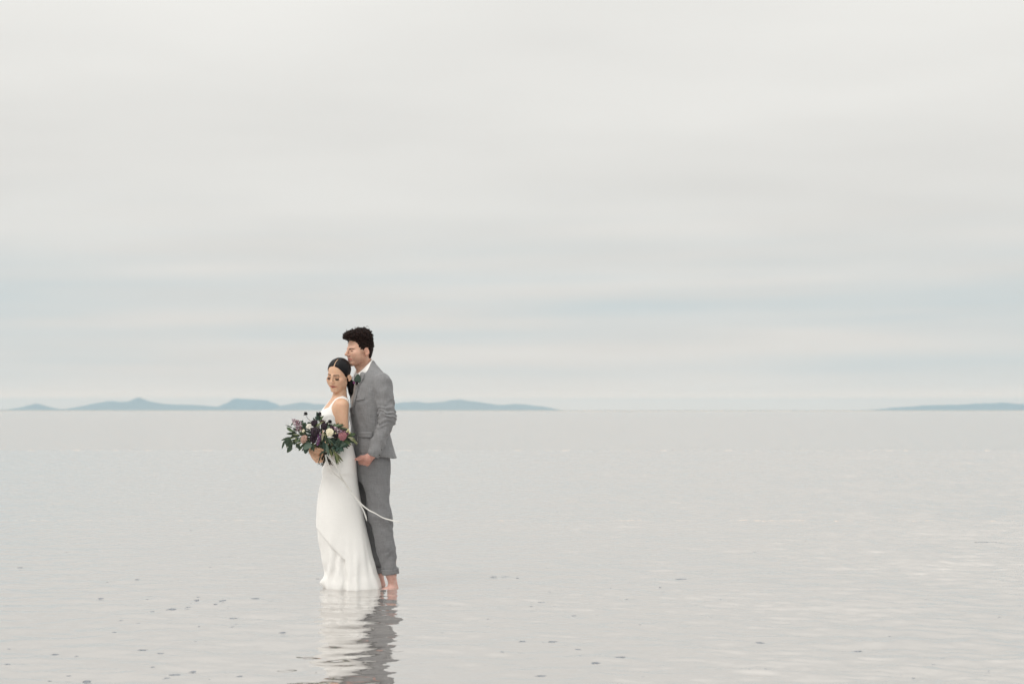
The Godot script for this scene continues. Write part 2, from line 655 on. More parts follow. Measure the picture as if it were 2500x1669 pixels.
func f_ghead(p: Vector3) -> float:
	var r := g_head_inv * p
	if r.length() > 0.28: return r.length() - 0.24
	var q := shorter(r, 0.84)
	var m := Vector3(absf(q.x), q.y, q.z)
	var d := head_common(q, 0.004, 0.004, 0.0)
	if q.z > 0.04: d = minf(d, eyes(m, 0.0012))
	elif m.x > 0.05: d = smin(d, ear(Vector3(m.x, r.y, m.z)), 0.006)
	d = smin(d, cone(r, Vector3(0, -0.02, -0.030), Vector3(0, -0.175, -0.022), 0.052, 0.053), 0.03)
	d = smin(d, (r - Vector3(0, -0.108, 0.030)).length() - 0.010, 0.02)
	return d * 0.92

func c_ghead(p: Vector3) -> Color:
	var r := g_head_inv * p
	var q := shorter(r, 0.84)
	var m := Vector3(absf(q.x), q.y, q.z)
	var c := Color(0.63, 0.385, 0.285)
	var e := Vector3(0.031, 0.005, 0.0695)
	# ruddy cheeks, nose and ears
	var n := wr.get_noise_3d(p.x * 90.0, p.y * 90.0, p.z * 90.0)
	c = c.lerp(Color(0.54, 0.225, 0.170), clampf(0.35 - (m - Vector3(0.045, -0.028, 0.066)).length() * 14.0 + 0.3 * n, 0.0, 0.3))
	c = c.lerp(Color(0.60, 0.25, 0.19), clampf((m.x - 0.068) * 60.0, 0.0, 0.3) * (1.0 if m.z < 0.02 and r.y > -0.05 else 0.0))
	# stubble along the jaw, chin and upper lip: separate short hairs
	var hairs := curl2.get_noise_3d(p.x * 420.0, p.y * 420.0, p.z * 420.0)
	var jaw := smoothstep(-0.030, -0.078, q.y + (q.z - 0.03) * 0.55 + 0.010 * n)
	jaw = maxf(jaw, clampf(1.0 - (m - Vector3(0.014, -0.049, 0.093)).length() * 60.0, 0.0, 1.0))
	jaw = maxf(jaw, smoothstep(0.030, 0.012, absf(q.z - 0.012)) * smoothstep(0.03, -0.01, q.y) * 0.8)
	jaw *= smoothstep(-0.030, 0.0, q.z) * smoothstep(-0.150, -0.115, q.y)
	c = c.lerp(Color(0.17, 0.072, 0.042), jaw * clampf(0.40 + 0.6 * hairs, 0.0, 0.8))
	# lips
	if absf(m.y + 0.0635) < 0.0085 - m.x * 0.18 and m.z > 0.078: c = Color(0.46, 0.15, 0.13)
	# eyes
	var de := (m - e).length()
	if m.z > 0.066:
		if de < 0.0130:
			c = Color(0.36, 0.32, 0.30)
			if Vector2(m.x - 0.034, m.y - 0.004).length() < 0.0066: c = Color(0.03, 0.026, 0.022)
	return c

func f_ghair(p: Vector3) -> float:
	var q := g_head_inv * p
	var d := ell(q, Vector3(0, 0.052, -0.010), Vector3(0.083, 0.093, 0.090))
	d = smin(d, ell(q, Vector3(0, 0.112, 0.022), Vector3(0.069, 0.046, 0.074)), 0.03)
	d = smin(d, ell(q, Vector3(0.0, 0.107, 0.085), Vector3(0.050, 0.032, 0.034)), 0.025)
	d = smin(d, ell(q, Vector3(0, 0.11, -0.030), Vector3(0.070, 0.052, 0.060)), 0.03)
	d = smin(d, ell(q, Vector3(0, -0.008, -0.044), Vector3(0.066, 0.062, 0.040)), 0.03)
	if d > 0.05: return d
	var a := curl.get_noise_3dv(q * 46.0)
	var b := curl2.get_noise_3dv(q * 80.0)
	var loose := smoothstep(-0.02, 0.06, q.y)
	d += (0.50 - absf(a) * 2.4) * 0.0090 * (0.08 + 0.92 * loose) + b * 0.0032 * (0.25 + 0.75 * loose)
	# the hairline: over the brow, down at the temple before the ear, behind the ear to the nape
	var yl: float
	if q.z > 0.058: yl = lerpf(0.066, 0.087, smoothstep(0.058, 0.085, q.z))
	elif q.z > 0.034: yl = lerpf(0.010, 0.066, smoothstep(0.030, 0.060, q.z))
	elif q.z > 0.008: yl = lerpf(-0.022, 0.010, smoothstep(0.012, 0.034, q.z))
	elif q.z > -0.028: yl = lerpf(0.026, -0.022, smoothstep(-0.012, 0.012, q.z))
	else: yl = lerpf(-0.075, 0.026, smoothstep(-0.046, -0.028, q.z))
	yl += 0.004 * b
	return smax(d, (yl - q.y) * 0.6, 0.006)

func c_ghair(p: Vector3) -> Color:
	var q := g_head_inv * p
	var b := curl2.get_noise_3dv(q * 150.0)
	var a := curl.get_noise_3dv(q * 60.0)
	return Color(0.009, 0.006, 0.0055).lerp(Color(0.042, 0.019, 0.015), clampf(0.16 + 0.7 * b + 0.5 * a, 0.0, 1.0))

func hand_field(p: Vector3, fingers: Array, k: float) -> float:
	var d := 1.0
	for c in fingers:
		d = smin(d, cone(p, c[0], c[1], c[2], c[3]), c[4] if c.size() > 4 else k)
	return d

func chain(list: Array, pts: Array, r0: float, r1: float, k := 0.004) -> void:
	for i in pts.size() - 1:
		list.append([pts[i], pts[i + 1], lerpf(r0, r1, float(i) / (pts.size() - 1)), lerpf(r0, r1, float(i + 1) / (pts.size() - 1)), k])

func f_ghand(p: Vector3) -> float:
	return hand_field(p, g_fingers, 0.006)

func f_gbody(p: Vector3) -> float:
	var d := g_body.d(p)
	d = smin(d, cone(p, g_sh, g_el, 0.045, 0.036), 0.03)
	d = smin(d, cone(p, g_el, g_wr, 0.036, 0.026), 0.02)
	d = smin(d, cone(p, g_sh2, g_el2, 0.045, 0.036), 0.03)
	d = smin(d, cone(p, g_el2, g_wr2, 0.036, 0.026), 0.02)
	d = smin(d, cone(p, g_hip, g_kn, 0.066, 0.046), 0.03)
	d = smin(d, cone(p, g_kn, g_an, 0.046, 0.034), 0.02)
	d = smin(d, cone(p, g_hip2, g_kn2, 0.066, 0.046), 0.03)
	d = smin(d, cone(p, g_kn2, g_an2, 0.046, 0.034), 0.02)
	return d

func foot(p: Vector3, an: Vector3, toe: Vector3) -> float:
	var fwd := (toe - an)
	fwd.y = 0
	fwd = fwd.normalized()
	var heel := an - fwd * 0.030 + Vector3(0, -0.110, 0)
	var d := cone(p, an + Vector3(0, 0.10, 0), an, 0.037, 0.034)
	d = smin(d, cone(p, an, heel, 0.033, 0.032), 0.02)
	d = smin(d, cone(p, an + fwd * 0.006 - Vector3(0, 0.112, 0), toe, 0.034, 0.020), 0.025)
	d = smin(d, cone(p, heel, toe, 0.028, 0.020), 0.02)
	var side := Vector3(fwd.z, 0, -fwd.x)
	d = smin(d, (p - an - side * 0.030 + Vector3(0, 0.008, 0)).length() - 0.014, 0.015)
	d = smin(d, (p - an + side * 0.030 + Vector3(0, 0.012, 0)).length() - 0.014, 0.015)
	for t in 5:
		var s := (t - 2) * 0.017
		d = smin(d, cone(p, toe + side * s * 0.9 - fwd * 0.01, toe + side * s + fwd * (0.034 - absf(s) * 0.5), 0.012, 0.009), 0.006)
	return d

func f_gfoot(p: Vector3) -> float:
	return minf(foot(p, g_an, g_an + Vector3(-0.085, -0.128, 0.115)), foot(p, g_an2, g_an2 + Vector3(-0.12, -0.128, 0.06)))

func c_gskin(p: Vector3) -> Color:
	var n := wr.get_noise_3d(p.x * 60.0, p.y * 60.0, p.z * 60.0)
	if p.y < 0.3: return Color(0.64, 0.42, 0.36).lerp(Color(0.58, 0.33, 0.28), clampf(0.4 + n, 0.0, 1.0))
	return Color(0.54, 0.305, 0.245).lerp(Color(0.50, 0.230, 0.190), clampf(0.45 + 0.9 * n, 0.0, 1.0))

# --- the groom's clothes
func vee(y: float) -> float:
	# half width of the jacket's opening
	var ys := [1.62, 1.55, 1.51, 1.465, 1.424, 1.344, 1.30, 1.267, 1.20, 1.10]
	var ws := [0.078, 0.090, 0.100, 0.080, 0.058, 0.050, 0.040, 0.018, 0.0, -0.02]
	for k in 9:
		if y > ys[k + 1]: return lerpf(ws[k + 1], ws[k], clampf((y - ys[k + 1]) / (ys[k] - ys[k + 1]), 0.0, 1.0))
	return -0.02

func sleeve(p: Vector3, a: Vector3, b: Vector3, c: Vector3, vis: bool) -> float:
	var d := cone(p, a, b, 0.071, 0.056)
	var fore := (c - b).normalized()
	var e := cone(p, b, c + fore * 0.004, 0.056, 0.047)
	d = smin(d, e, 0.035)
	if vis:
		# folds gather at the inside of the elbow and slant down the upper arm
		var t := (p - b).dot((a - b).normalized())
		var s := (p - b).dot(fore)
		var near := exp(-(p - b).length_squared() / 0.012)
		d += near * 0.0075 * sin((t - s) * 88.0 + 8.0 * wr.get_noise_3d(p.x * 9.0, p.y * 9.0, p.z * 9.0))
		d += 0.0105 * wr.get_noise_3d(p.x * 14.0 + p.y * 8.0, p.y * 5.0 - p.x * 7.0, p.z * 12.0)
		d += 0.0035 * sin(s * 62.0 + p.z * 30.0) * smoothstep(0.06, 0.20, s) * smoothstep(0.30, 0.18, s)
	# cut the cuff straight
	return smax(d, (p - c).dot(fore) - 0.022, 0.006)

func f_jacket(p: Vector3) -> float:
	var d := g_jack.d(p)
	var q := g_jack.uv(p)
	d += 0.0080 * wr.get_noise_3d(p.x * 8.0 + p.y * 2.0, p.y * 4.0, p.z * 8.0) + 0.0036 * wr.get_noise_3d(p.x * 20.0, p.y * 13.0, p.z * 20.0)
	d += 0.004 * sin(q.x * 55.0 + p.y * 16.0) * smoothstep(1.02, 0.90, p.y)
	var hem := 0.952 - (p.x - 0.034) * 0.170
	d = smax(d, hem - p.y, 0.006)
	# the collar stands up behind the neck
	var top := 1.590 - maxf(q.y + 0.045, 0.0) * 0.85
	d = smax(d, p.y - top, 0.006)
	d = smax(d, -ell(p, Vector3(0.105, 1.60, -0.012), Vector3(0.062, 0.16, 0.062)), 0.004)
	if q.y > 0.0 and p.y > 1.15: d = smax(d, -(maxf(maxf(q.x - vee(p.y), maxf(-q.x - 0.16, (1.262 - p.y) if q.x < 0.0 else -1.0)), 1.16 - p.y)), 0.004)
	# cut away below the button
	if q.y > 0.0 and p.y < 1.12: d = smax(d, -(absf(q.x) - (1.12 - p.y) * 0.22), 0.004)
	var s := sleeve(p, g_sh, g_el, g_wr, true)
	d = smin(d, s, 0.004)
	return smin(d, sleeve(p, g_sh2, g_el2, g_wr2, false), 0.012)

func f_shirt(p: Vector3) -> float:
	var d := g_jack.d(p, -0.014)
	d += 0.003 * wr.get_noise_3d(p.x * 12.0, p.y * 6.0, p.z * 12.0)
	var q := g_jack.uv(p)
	# the collar: a band about the neck, open at the throat
	var neck := cone(p, Vector3(0.125, 1.44, -0.010), Vector3(0.102, 1.62, -0.010), 0.082, 0.0625)
	var top := 1.602 - maxf(q.y + 0.050, 0.0) * 0.80
	d = smin(d, neck, 0.02)
	d = smax(d, p.y - top, 0.005)
	d = smax(d, -cone(p, Vector3(0.112, 1.52, -0.010), Vector3(0.100, 1.66, -0.010), 0.055, 0.0585), 0.003)
	d = smax(d, 1.02 - p.y, 0.004)
	if q.y > 0.02: d = smax(d, -(maxf(absf(q.x) - (p.y - 1.465) * 0.26, 1.465 - p.y)), 0.004)
	return d

func leg(p: Vector3, h: Vector3, k: Vector3, a: Vector3, s: float) -> float:
	var d := cone(p, h, k, 0.098, 0.076)
	d = smin(d, cone(p, k, a, 0.076, 0.056), 0.03)
	var t := p.y
	# drag lines from the seat, folds at the back of the knee, breaks above the cuff
	d += 0.0130 * wr.get_noise_3d((p.x + p.y * 0.40) * 11.0 + s, p.y * 4.0, p.z * 10.0)
	d += 0.0032 * sin((p.x * 0.9 + p.y) * 62.0 + 6.0 * wr.get_noise_3d(p.x * 6.0, p.y * 5.0, p.z * 6.0 + s)) * exp(-pow((t - 0.47) / 0.10, 2.0))
	d += 0.0030 * sin((p.y - p.x * 0.6) * 75.0 + 5.0 * wr.get_noise_3d(p.x * 6.0, p.y * 7.0, s)) * exp(-pow((t - 0.20) / 0.09, 2.0))
	d += 0.0040 * sin((p.y * 0.7 - p.x) * 60.0 + s) * exp(-pow((t - 0.80) / 0.07, 2.0))
	# the pressed crease down the front
	return d

func f_pants(p: Vector3) -> float:
	var d := g_pants.d(p)
	d = smin(d, leg(p, g_hip, g_kn, g_an, 0.0), 0.03)
	d = smin(d, leg(p, g_hip2, g_kn2, g_an2, 7.0), 0.015)
	# room for the hand in the pocket, its mouth gaping a little
	var mouth := cone(p, g_pants.on_front(0.055, 0.888, 0.004), g_pants.on_front(0.122, 0.866, 0.002), 0.012, 0.012)
	d = smax(d, -mouth, 0.008)
	return smax(d, 0.128 - p.y, 0.004)

func f_cuff(p: Vector3) -> float:
	var a := absf(p.y - 0.118 + (p.x - g_an.x) * -0.12) - 0.0225
	var d := cone(p, g_kn, g_an, 0.080, 0.0605)
	var d2 := cone(p, g_kn2, g_an2, 0.080, 0.0605)
	d = minf(d, d2) + 0.003 * wr.get_noise_3d(p.x * 25.0, p.y * 10.0, p.z * 25.0)
	d = smax(d, -(minf(cone(p, g_kn, g_an, 0.06, 0.046), cone(p, g_kn2, g_an2, 0.06, 0.046))), 0.003)
	return smax(d, a, 0.008)

# --- the bride
func f_bhead(p: Vector3) -> float:
	var q := b_head_inv * p
	if q.length() > 0.28: return q.length() - 0.24
	q = shorter(q, 0.90)
	var m := Vector3(absf(q.x), q.y, q.z)
	var d := head_common(q, 0.001, -0.003, 1.0)
	if q.z > 0.04: d = minf(d, eyes(m, -0.0062))
	elif m.x > 0.05: d = smin(d, ear(Vector3(m.x - 0.005, (m.y + 0.006) * 1.15, m.z)), 0.006)
	d = smin(d, cone(p, b_head * Vector3(0, -0.04, -0.030), at(-0.058, 1.335, 0.068), 0.037, 0.041), 0.020)
	return d * 0.95

func c_bhead(p: Vector3) -> Color:
	var q := shorter(b_head_inv * p, 0.90)
	var m := Vector3(absf(q.x), q.y, q.z)
	var c := Color(0.655, 0.415, 0.282)
	var n := wr.get_noise_3d(p.x * 70.0, p.y * 70.0, p.z * 70.0)
	c = c.lerp(Color(0.56, 0.235, 0.165), clampf(0.50 - (m - Vector3(0.052, -0.016, 0.060)).length() * 15.0 + 0.1 * n, 0.0, 0.4))
	# eye shadow, lashes
	var e := Vector3(0.031, 0.005, 0.0695)
	var de := (m - e).length()
	if m.z > 0.06 and de < 0.0185 and m.y > e.y - 0.004: c = Color(0.46, 0.265, 0.170)      # brown powder on the lids, an even patch of make-up
	if m.z > 0.066 and de < 0.018 and absf(m.y - (e.y - 0.0055 + (m.x - e.x) * 0.10)) < 0.0035: c = Color(0.008, 0.006, 0.006)
	# brows
	var br := absf(m.y - (0.0285 - absf(m.x - 0.036) * 0.07 - maxf(0.0, m.x - 0.042) * 0.25)) * 330.0
	if m.z > 0.040 and m.x > 0.011 and m.x < 0.050: c = c.lerp(Color(0.022, 0.012, 0.009), clampf(1.7 - br * lerpf(0.75, 1.3, (m.x - 0.011) / 0.039), 0.0, 0.95))
	# lips
	if m.z > 0.072:
		c = c.lerp(Color(0.37, 0.110, 0.090), smoothstep(0.0035, 0.0, absf(m.y + 0.0645 - m.x * 0.10) - (0.0088 - m.x * 0.28)))
		c = c.lerp(Color(0.12, 0.03, 0.028), smoothstep(0.0025, 0.0008, absf(m.y + 0.0634 - m.x * 0.06)) * smoothstep(0.023, 0.019, m.x))
	return c

func f_bhair(p: Vector3) -> float:
	var q := b_head_inv * p
	var m := Vector3(absf(q.x), q.y, q.z)
	var d := ell(q, Vector3(0, 0.046, -0.009), Vector3(0.0815, 0.0875, 0.0935))
	d = smin(d, ell(q, Vector3(0, -0.035, -0.068), Vector3(0.052, 0.040, 0.042)), 0.03)
	d += 0.0017 * curl.get_noise_3d(m.x * 150.0 + q.y * 60.0, q.y * 20.0, q.z * 14.0)
	# hairline: from the parting down over the temple, across the top of the ear, to the nape
	var yl: float
	if q.z > 0.0: yl = lerpf(-0.016, 0.096, clampf((q.z - 0.012) / 0.060, 0.0, 1.0))
	else: yl = lerpf(-0.085, 0.012, smoothstep(-0.045, -0.010, q.z)) - 0.028 * smoothstep(-0.006, 0.010, q.z)
	if q.z > 0.0: yl = minf(yl, 0.100 - pow(m.x / 0.074, 2.0) * 0.075)
	d = smax(d, (yl - q.y) * 0.7, 0.004)
	# the parting
	if q.y > 0.05 and q.z > 0.0: d = smax(d, 0.0034 - absf(q.x - 0.004), 0.001)
	# a low tail behind the neck
	var t := cone(q, Vector3(0.012, -0.045, -0.088), Vector3(0.044, -0.090, -0.086), 0.023, 0.028)
	t = smin(t, cone(q, Vector3(0.044, -0.090, -0.086), Vector3(0.056, -0.135, -0.075), 0.028, 0.024), 0.02)
	t = smin(t, cone(q, Vector3(0.056, -0.135, -0.075), Vector3(0.042, -0.185, -0.080), 0.024, 0.008), 0.02)
	t += 0.0022 * curl.get_noise_3d(q.x * 95.0, q.y * 12.0, q.z * 95.0)
	return smin(d, t, 0.010)

func f_barms(p: Vector3) -> float:
	# shoulders, chest, both arms down to the wrists
	var d := b_body.d(p)
	d = smin(d, cone(p, b_sh, b_el, 0.0430, 0.0345), 0.035)
	d = smin(d, cone(p, b_el, b_wr, 0.0345, 0.0225), 0.02)
	d = smin(d, cone(p, b_sh2, b_el2, 0.041, 0.0335), 0.035)
	d = smin(d, cone(p, b_el2, b_wr2, 0.0335, 0.0225), 0.02)
	d = smin(d, cone(p, at(-0.058, 1.335, 0.068), b_head * Vector3(0, -0.05, -0.030), 0.042, 0.037), 0.030)
	# legs inside the dress, standing on the salt
	var hip := Vector3(-0.06, 0.86, 0.09)
	d = smin(d, cone(p, hip + Vector3(0.02, 0, 0.06), Vector3(0.0, 0.46, 0.14), 0.075, 0.048), 0.03)
	d = smin(d, cone(p, Vector3(0.0, 0.46, 0.14), Vector3(0.03, 0.03, 0.14), 0.048, 0.03), 0.03)
	d = smin(d, cone(p, hip + Vector3(-0.02, 0, -0.06), Vector3(-0.02, 0.46, 0.03), 0.075, 0.048), 0.03)
	return smin(d, cone(p, Vector3(-0.02, 0.46, 0.03), Vector3(0.0, 0.03, 0.03), 0.048, 0.03), 0.03)

func c_bskin(p: Vector3) -> Color:
	var n := wr.get_noise_3d(p.x * 40.0, p.y * 40.0, p.z * 40.0)
	return Color(0.655, 0.415, 0.282).lerp(Color(0.61, 0.370, 0.248), clampf(0.5 + n, 0.0, 1.0))

func f_bhand(p: Vector3) -> float:
	return hand_field(p, b_fingers, 0.006)

func f_bhand2(p: Vector3) -> float:
	return hand_field(p, b_fingers2, 0.006)

func f_dress(p: Vector3) -> float:
	# bodice with straps, close to the body, running into the narrow skirt
	var d := b_body.d(p, 0.006)
	var q := b_body.uv(p)
	if p.y > 1.04:
		d += 0.0022 * sin(p.y * 120.0 + 5.0 * wr.get_noise_3d(p.x * 8.0, p.y * 8.0, p.z * 8.0)) * exp(-pow((p.y - 1.14) / 0.07, 2.0))
		# scooped neck and back between the straps
		var scoop := absf(q.x) - (0.058 if q.y > 0.0 else 0.050)
		var low := 1.245 + absf(q.x) * 0.25 if q.y > 0.0 else 1.225
		d = smax(d, -maxf(scoop, low - p.y), 0.006)
		# armholes: each a slanted oval about the shoulder
		for s in 2:
			var c := b_sh if s == 0 else b_sh2
			var r := p - c - Vector3(-0.012, -0.020, 0.0)
			var u := r.x * b_body.front.x + r.z * b_body.front.y
			var w := r.x * b_body.side.x + r.z * b_body.side.y
			var inn := minf(w, 0.0) if s == 0 else maxf(w, 0.0)
			d = smax(d, -ell(Vector3(u, r.y, inn), Vector3.ZERO, Vector3(0.058, 0.084, 0.040)), 0.005)
		d = smax(d, p.y - 1.345, 0.004)
	var k := b_skirt.d(p)
	var fold := smoothstep(0.75, 0.05, p.y)
	var ang := atan2(p.z - 0.09, p.x)
	k += fold * 0.0048 * sin(ang * 5.0 + p.y * 1.0 + 2.5 * wr.get_noise_3d(p.x * 3.0, p.y * 2.0, p.z * 3.0))
	k += 0.0045 * fold * wr.get_noise_3d(p.x * 9.0, p.y * 2.5, p.z * 9.0)
	k += 0.0040 * smoothstep(0.45, 0.0, p.y) * sin(ang * 17.0 + 4.0 * wr.get_noise_3d(p.x * 3.0, p.y * 1.5, p.z * 3.0 + 4.0))
	# the overlapping front panel: its edge runs down across the skirt and then falls straight
	var e := -0.215 + (0.425 - p.y) * 0.985 if p.y > 0.195 else 0.013 + 0.012 * sin(p.y * 26.0)
	if p.y < 0.47: k = smax(k, (e - p.x) * 0.72, 0.006)
	d = smin(d, k, 0.03)
	return maxf(d, -0.004 - p.y)

func f_bodice(p: Vector3) -> float:
	return maxf(f_dress(p), 1.0 - p.y)

func f_skirt(p: Vector3) -> float:
	return maxf(f_dress(p), p.y - 1.0)

func f_under(p: Vector3) -> float:
	var k := b_under.d(p)
	var ang := atan2(p.z - 0.09, p.x)
	k += 0.009 * sin(ang * 9.0 + p.y * 6.0 + 3.0 * wr.get_noise_3d(p.x * 4.0, p.y * 4.0, p.z * 4.0)) * smoothstep(0.45, 0.1, p.y)
	k += 0.006 * wr.get_noise_3d(p.x * 12.0, p.y * 5.0, p.z * 12.0)
	# the wind-blown end of the hem trailing on the water
	k = smin(k, cone(p, Vector3(-0.10, 0.050, 0.10), at(-0.197, 0.030, 0.10), 0.042, 0.005), 0.05)
	return maxf(k, -0.006 - p.y)

func make_people() -> void:
	wr = fnoise(51, 1.0, 2)
	curl = fnoise(52, 1.0, 2)
	curl2 = fnoise(53, 1.0, 2)
	set_joints()
	# --- surfaces to mesh, the largest first
	job("dress", f_skirt, Vector3(-0.30, -0.01, -0.16), Vector3(0.28, 1.02, 0.34), 0.0085)
	job("bodice", f_bodice, Vector3(-0.24, 0.98, -0.10), Vector3(0.10, 1.37, 0.28), 0.0048)
	job("jacket", f_jacket, Vector3(-0.14, 0.86, -0.30), Vector3(0.38, 1.62, 0.34), 0.0062)
	job("g_hair", f_ghair, Vector3(-0.10, 1.54, -0.17), Vector3(0.24, 1.85, 0.16), 0.0036, c_ghair, 1)
	job("pants", f_pants, Vector3(-0.04, 0.09, -0.24), Vector3(0.38, 1.03, 0.27), 0.0075)
	job("g_head", f_ghead, Vector3(-0.07, 1.45, -0.16), Vector3(0.24, 1.80, 0.16), 0.0030, c_ghead)
	job("b_head", f_bhead, Vector3(-0.21, 1.33, -0.06), Vector3(0.08, 1.63, 0.22), 0.0028, c_bhead)
	job("b_hair", f_bhair, Vector3(-0.21, 1.20, -0.10), Vector3(0.11, 1.64, 0.21), 0.0034)
	job("under", f_under, Vector3(-0.32, -0.01, -0.16), Vector3(0.28, 0.50, 0.36), 0.009)
	job("b_arms", f_barms, Vector3(-0.34, 0.0, -0.14), Vector3(0.16, 1.40, 0.34), 0.0095, c_bskin)
	job("shirt", f_shirt, Vector3(-0.06, 1.00, -0.24), Vector3(0.36, 1.63, 0.24), 0.0068)
	job("g_body", f_gbody, Vector3(-0.12, 0.05, -0.30), Vector3(0.40, 1.56, 0.30), 0.014, c_gskin)
	job("cuff", f_cuff, Vector3(0.10, 0.06, -0.24), Vector3(0.40, 0.17, 0.20), 0.0055)
	job("g_hand", f_ghand, at(0.02, 0.80, 0.15) - Vector3(0.0, 0.0, 0.06), at(0.26, 0.99, 0.22) + Vector3(0, 0, 0.08), 0.0034, c_gskin)
	job("g_foot", f_gfoot, Vector3(0.05, -0.06, -0.24), Vector3(0.40, 0.20, 0.36), 0.0055, c_gskin)
	job("b_hand", f_bhand, Vector3(-0.32, 0.85, 0.18), Vector3(-0.08, 1.01, 0.37), 0.0034, c_bskin)
	job("b_hand2", f_bhand2, Vector3(-0.32, 0.82, 0.16), Vector3(-0.08, 0.99, 0.36), 0.0034, c_bskin)
	run_jobs()
	print("solids ", Time.get_ticks_msec() - t0)
	dress_groom()
	dress_bride()

func set_joints() -> void:
	g_head = frame(Vector3(0.080, 1.651, -0.005), deg_to_rad(55.0), deg_to_rad(2.0), deg_to_rad(1.0), 1.0)
	g_head_inv = g_head.affine_inverse()
	b_head = frame(at(-0.065, 1.481, 0.085), deg_to_rad(27.0), deg_to_rad(16.0), deg_to_rad(-7.0), 0.955)
	b_head_inv = b_head.affine_inverse()
	g_jack = Stack.new([[0.84, 0.196, 0.0, 0.186, 0.142], [0.92, 0.188, 0.0, 0.184, 0.138], [1.00, 0.174, 0.0, 0.176, 0.128], [1.08, 0.163, 0.0, 0.170, 0.121], [1.18, 0.154, 0.0, 0.178, 0.124], [1.30, 0.147, 0.0, 0.192, 0.131], [1.39, 0.147, -0.004, 0.200, 0.126], [1.45, 0.146, -0.008, 0.200, 0.114], [1.50, 0.135, -0.010, 0.168, 0.100], [1.545, 0.116, -0.012, 0.112, 0.088], [1.585, 0.106, -0.012, 0.078, 0.073], [1.62, 0.103, -0.012, 0.070, 0.068]], G_YAW)
	g_pants = Stack.new([[0.74, 0.170, 0.0, 0.150, 0.110], [0.80, 0.168, 0.0, 0.163, 0.122], [0.88, 0.165, 0.0, 0.165, 0.124], [0.96, 0.160, 0.0, 0.155, 0.115], [1.02, 0.157, 0.0, 0.150, 0.108]], G_YAW)
	g_body = Stack.new([[0.80, 0.170, 0.0, 0.125, 0.085], [0.95, 0.165, 0.0, 0.130, 0.090], [1.10, 0.155, 0.0, 0.125, 0.088], [1.30, 0.147, 0.0, 0.150, 0.100], [1.42, 0.143, -0.005, 0.140, 0.080], [1.49, 0.128, -0.010, 0.075, 0.060], [1.53, 0.116, -0.010, 0.050, 0.050]], G_YAW)
	b_body = Stack.new([[0.80, -0.060, 0.09, 0.150, 0.105], [0.90, -0.050, 0.09, 0.148, 0.100], [0.98, -0.055, 0.09, 0.128, 0.090], [1.06, -0.068, 0.088, 0.108, 0.079], [1.13, -0.080, 0.085, 0.112, 0.087], [1.195, -0.090, 0.082, 0.122, 0.099], [1.245, -0.078, 0.078, 0.128, 0.086], [1.285, -0.064, 0.074, 0.128, 0.068], [1.315, -0.056, 0.070, 0.092, 0.058], [1.340, -0.056, 0.067, 0.050, 0.044], [1.36, -0.057, 0.066, 0.040, 0.040]], B_YAW)
	# the skirt's sections keep their own width left to right: yaw 0
	b_skirt = Stack.new(skirt_rows([[-0.02, -0.150, 0.236, 0.160], [0.03, -0.165, 0.230, 0.158], [0.10, -0.175, 0.205, 0.155], [0.25, -0.200, 0.168, 0.152], [0.42, -0.216, 0.132, 0.150], [0.56, -0.212, 0.104, 0.150], [0.69, -0.195, 0.082, 0.150], [0.82, -0.160, 0.066, 0.150], [0.90, -0.140, 0.048, 0.144], [0.98, -0.130, 0.020, 0.120], [1.04, -0.120, 0.0, 0.10]], 0.075), 0.0)
	b_under = Stack.new(skirt_rows([[-0.02, -0.150, 0.205, 0.135], [0.03, -0.160, 0.205, 0.135], [0.08, -0.152, 0.195, 0.130], [0.14, -0.158, 0.185, 0.127], [0.26, -0.183, 0.155, 0.125], [0.36, -0.201, 0.132, 0.125], [0.46, -0.203, 0.112, 0.125]], 0.078), 0.0)
	g_sh = at(0.236, 1.432, 0.150)
	g_el = at(0.276, 1.190, 0.185)
	g_wr = at(0.180, 0.935, 0.205)
	g_sh2 = Vector3(0.060, 1.430, -0.165)
	g_el2 = Vector3(0.050, 1.180, -0.205)
	g_wr2 = Vector3(0.045, 0.945, -0.120)
	g_hip = at(0.178, 0.86, 0.075)
	g_kn = at(0.222, 0.50, 0.085)
	g_an = at(0.300, 0.088, 0.075)
	g_hip2 = at(0.135, 0.86, -0.075)
	g_kn2 = at(0.150, 0.50, -0.085)
	g_an2 = at(0.210, 0.088, -0.110)
	b_sh = at(-0.046, 1.272, 0.172)
	b_el = at(-0.034, 1.070, 0.200)
	b_wr = at(-0.165, 0.948, 0.280)
	b_sh2 = Vector3(-0.105, 1.272, -0.035)
	b_el2 = Vector3(-0.150, 1.070, 0.0)
	b_wr2 = at(-0.190, 0.905, 0.235)
	# the groom's hand: the back of it above the pocket, four fingers inside, the thumb outside
	var w := g_wr
	var palm := at(0.140, 0.905, 0.212)
	g_fingers = [[w, palm, 0.027, 0.030, 0.02]]
	for k in 4:
		var f := float(k) / 3.0
		var u := lerpf(0.070, 0.126, f)
		var kn := g_pants.on_front(u, lerpf(0.880, 0.862, f), 0.006)
		g_fingers.append([w.lerp(palm, 0.4), kn, 0.020, 0.0140, 0.012])
		var tip := g_pants.on_front(u - 0.010, 0.795, -0.030)
		chain(g_fingers, [kn, g_pants.on_front(u - 0.004, 0.838, -0.014), tip], 0.0115, 0.008)
	chain(g_fingers, [palm + Vector3(-0.014, 0.004, 0.004), at(0.092, 0.908, 0.214), at(0.070, 0.898, 0.210), at(0.053, 0.896, 0.204)], 0.0165, 0.0090, 0.010)
	# the bride's left hand round the stems, knuckles out, fingers curling under
	var pm := at(-0.232, 0.958, 0.290)
	b_fingers = [[b_wr, pm, 0.0215, 0.0225, 0.015], [b_wr, at(-0.225, 0.942, 0.290), 0.019, 0.019, 0.015]]
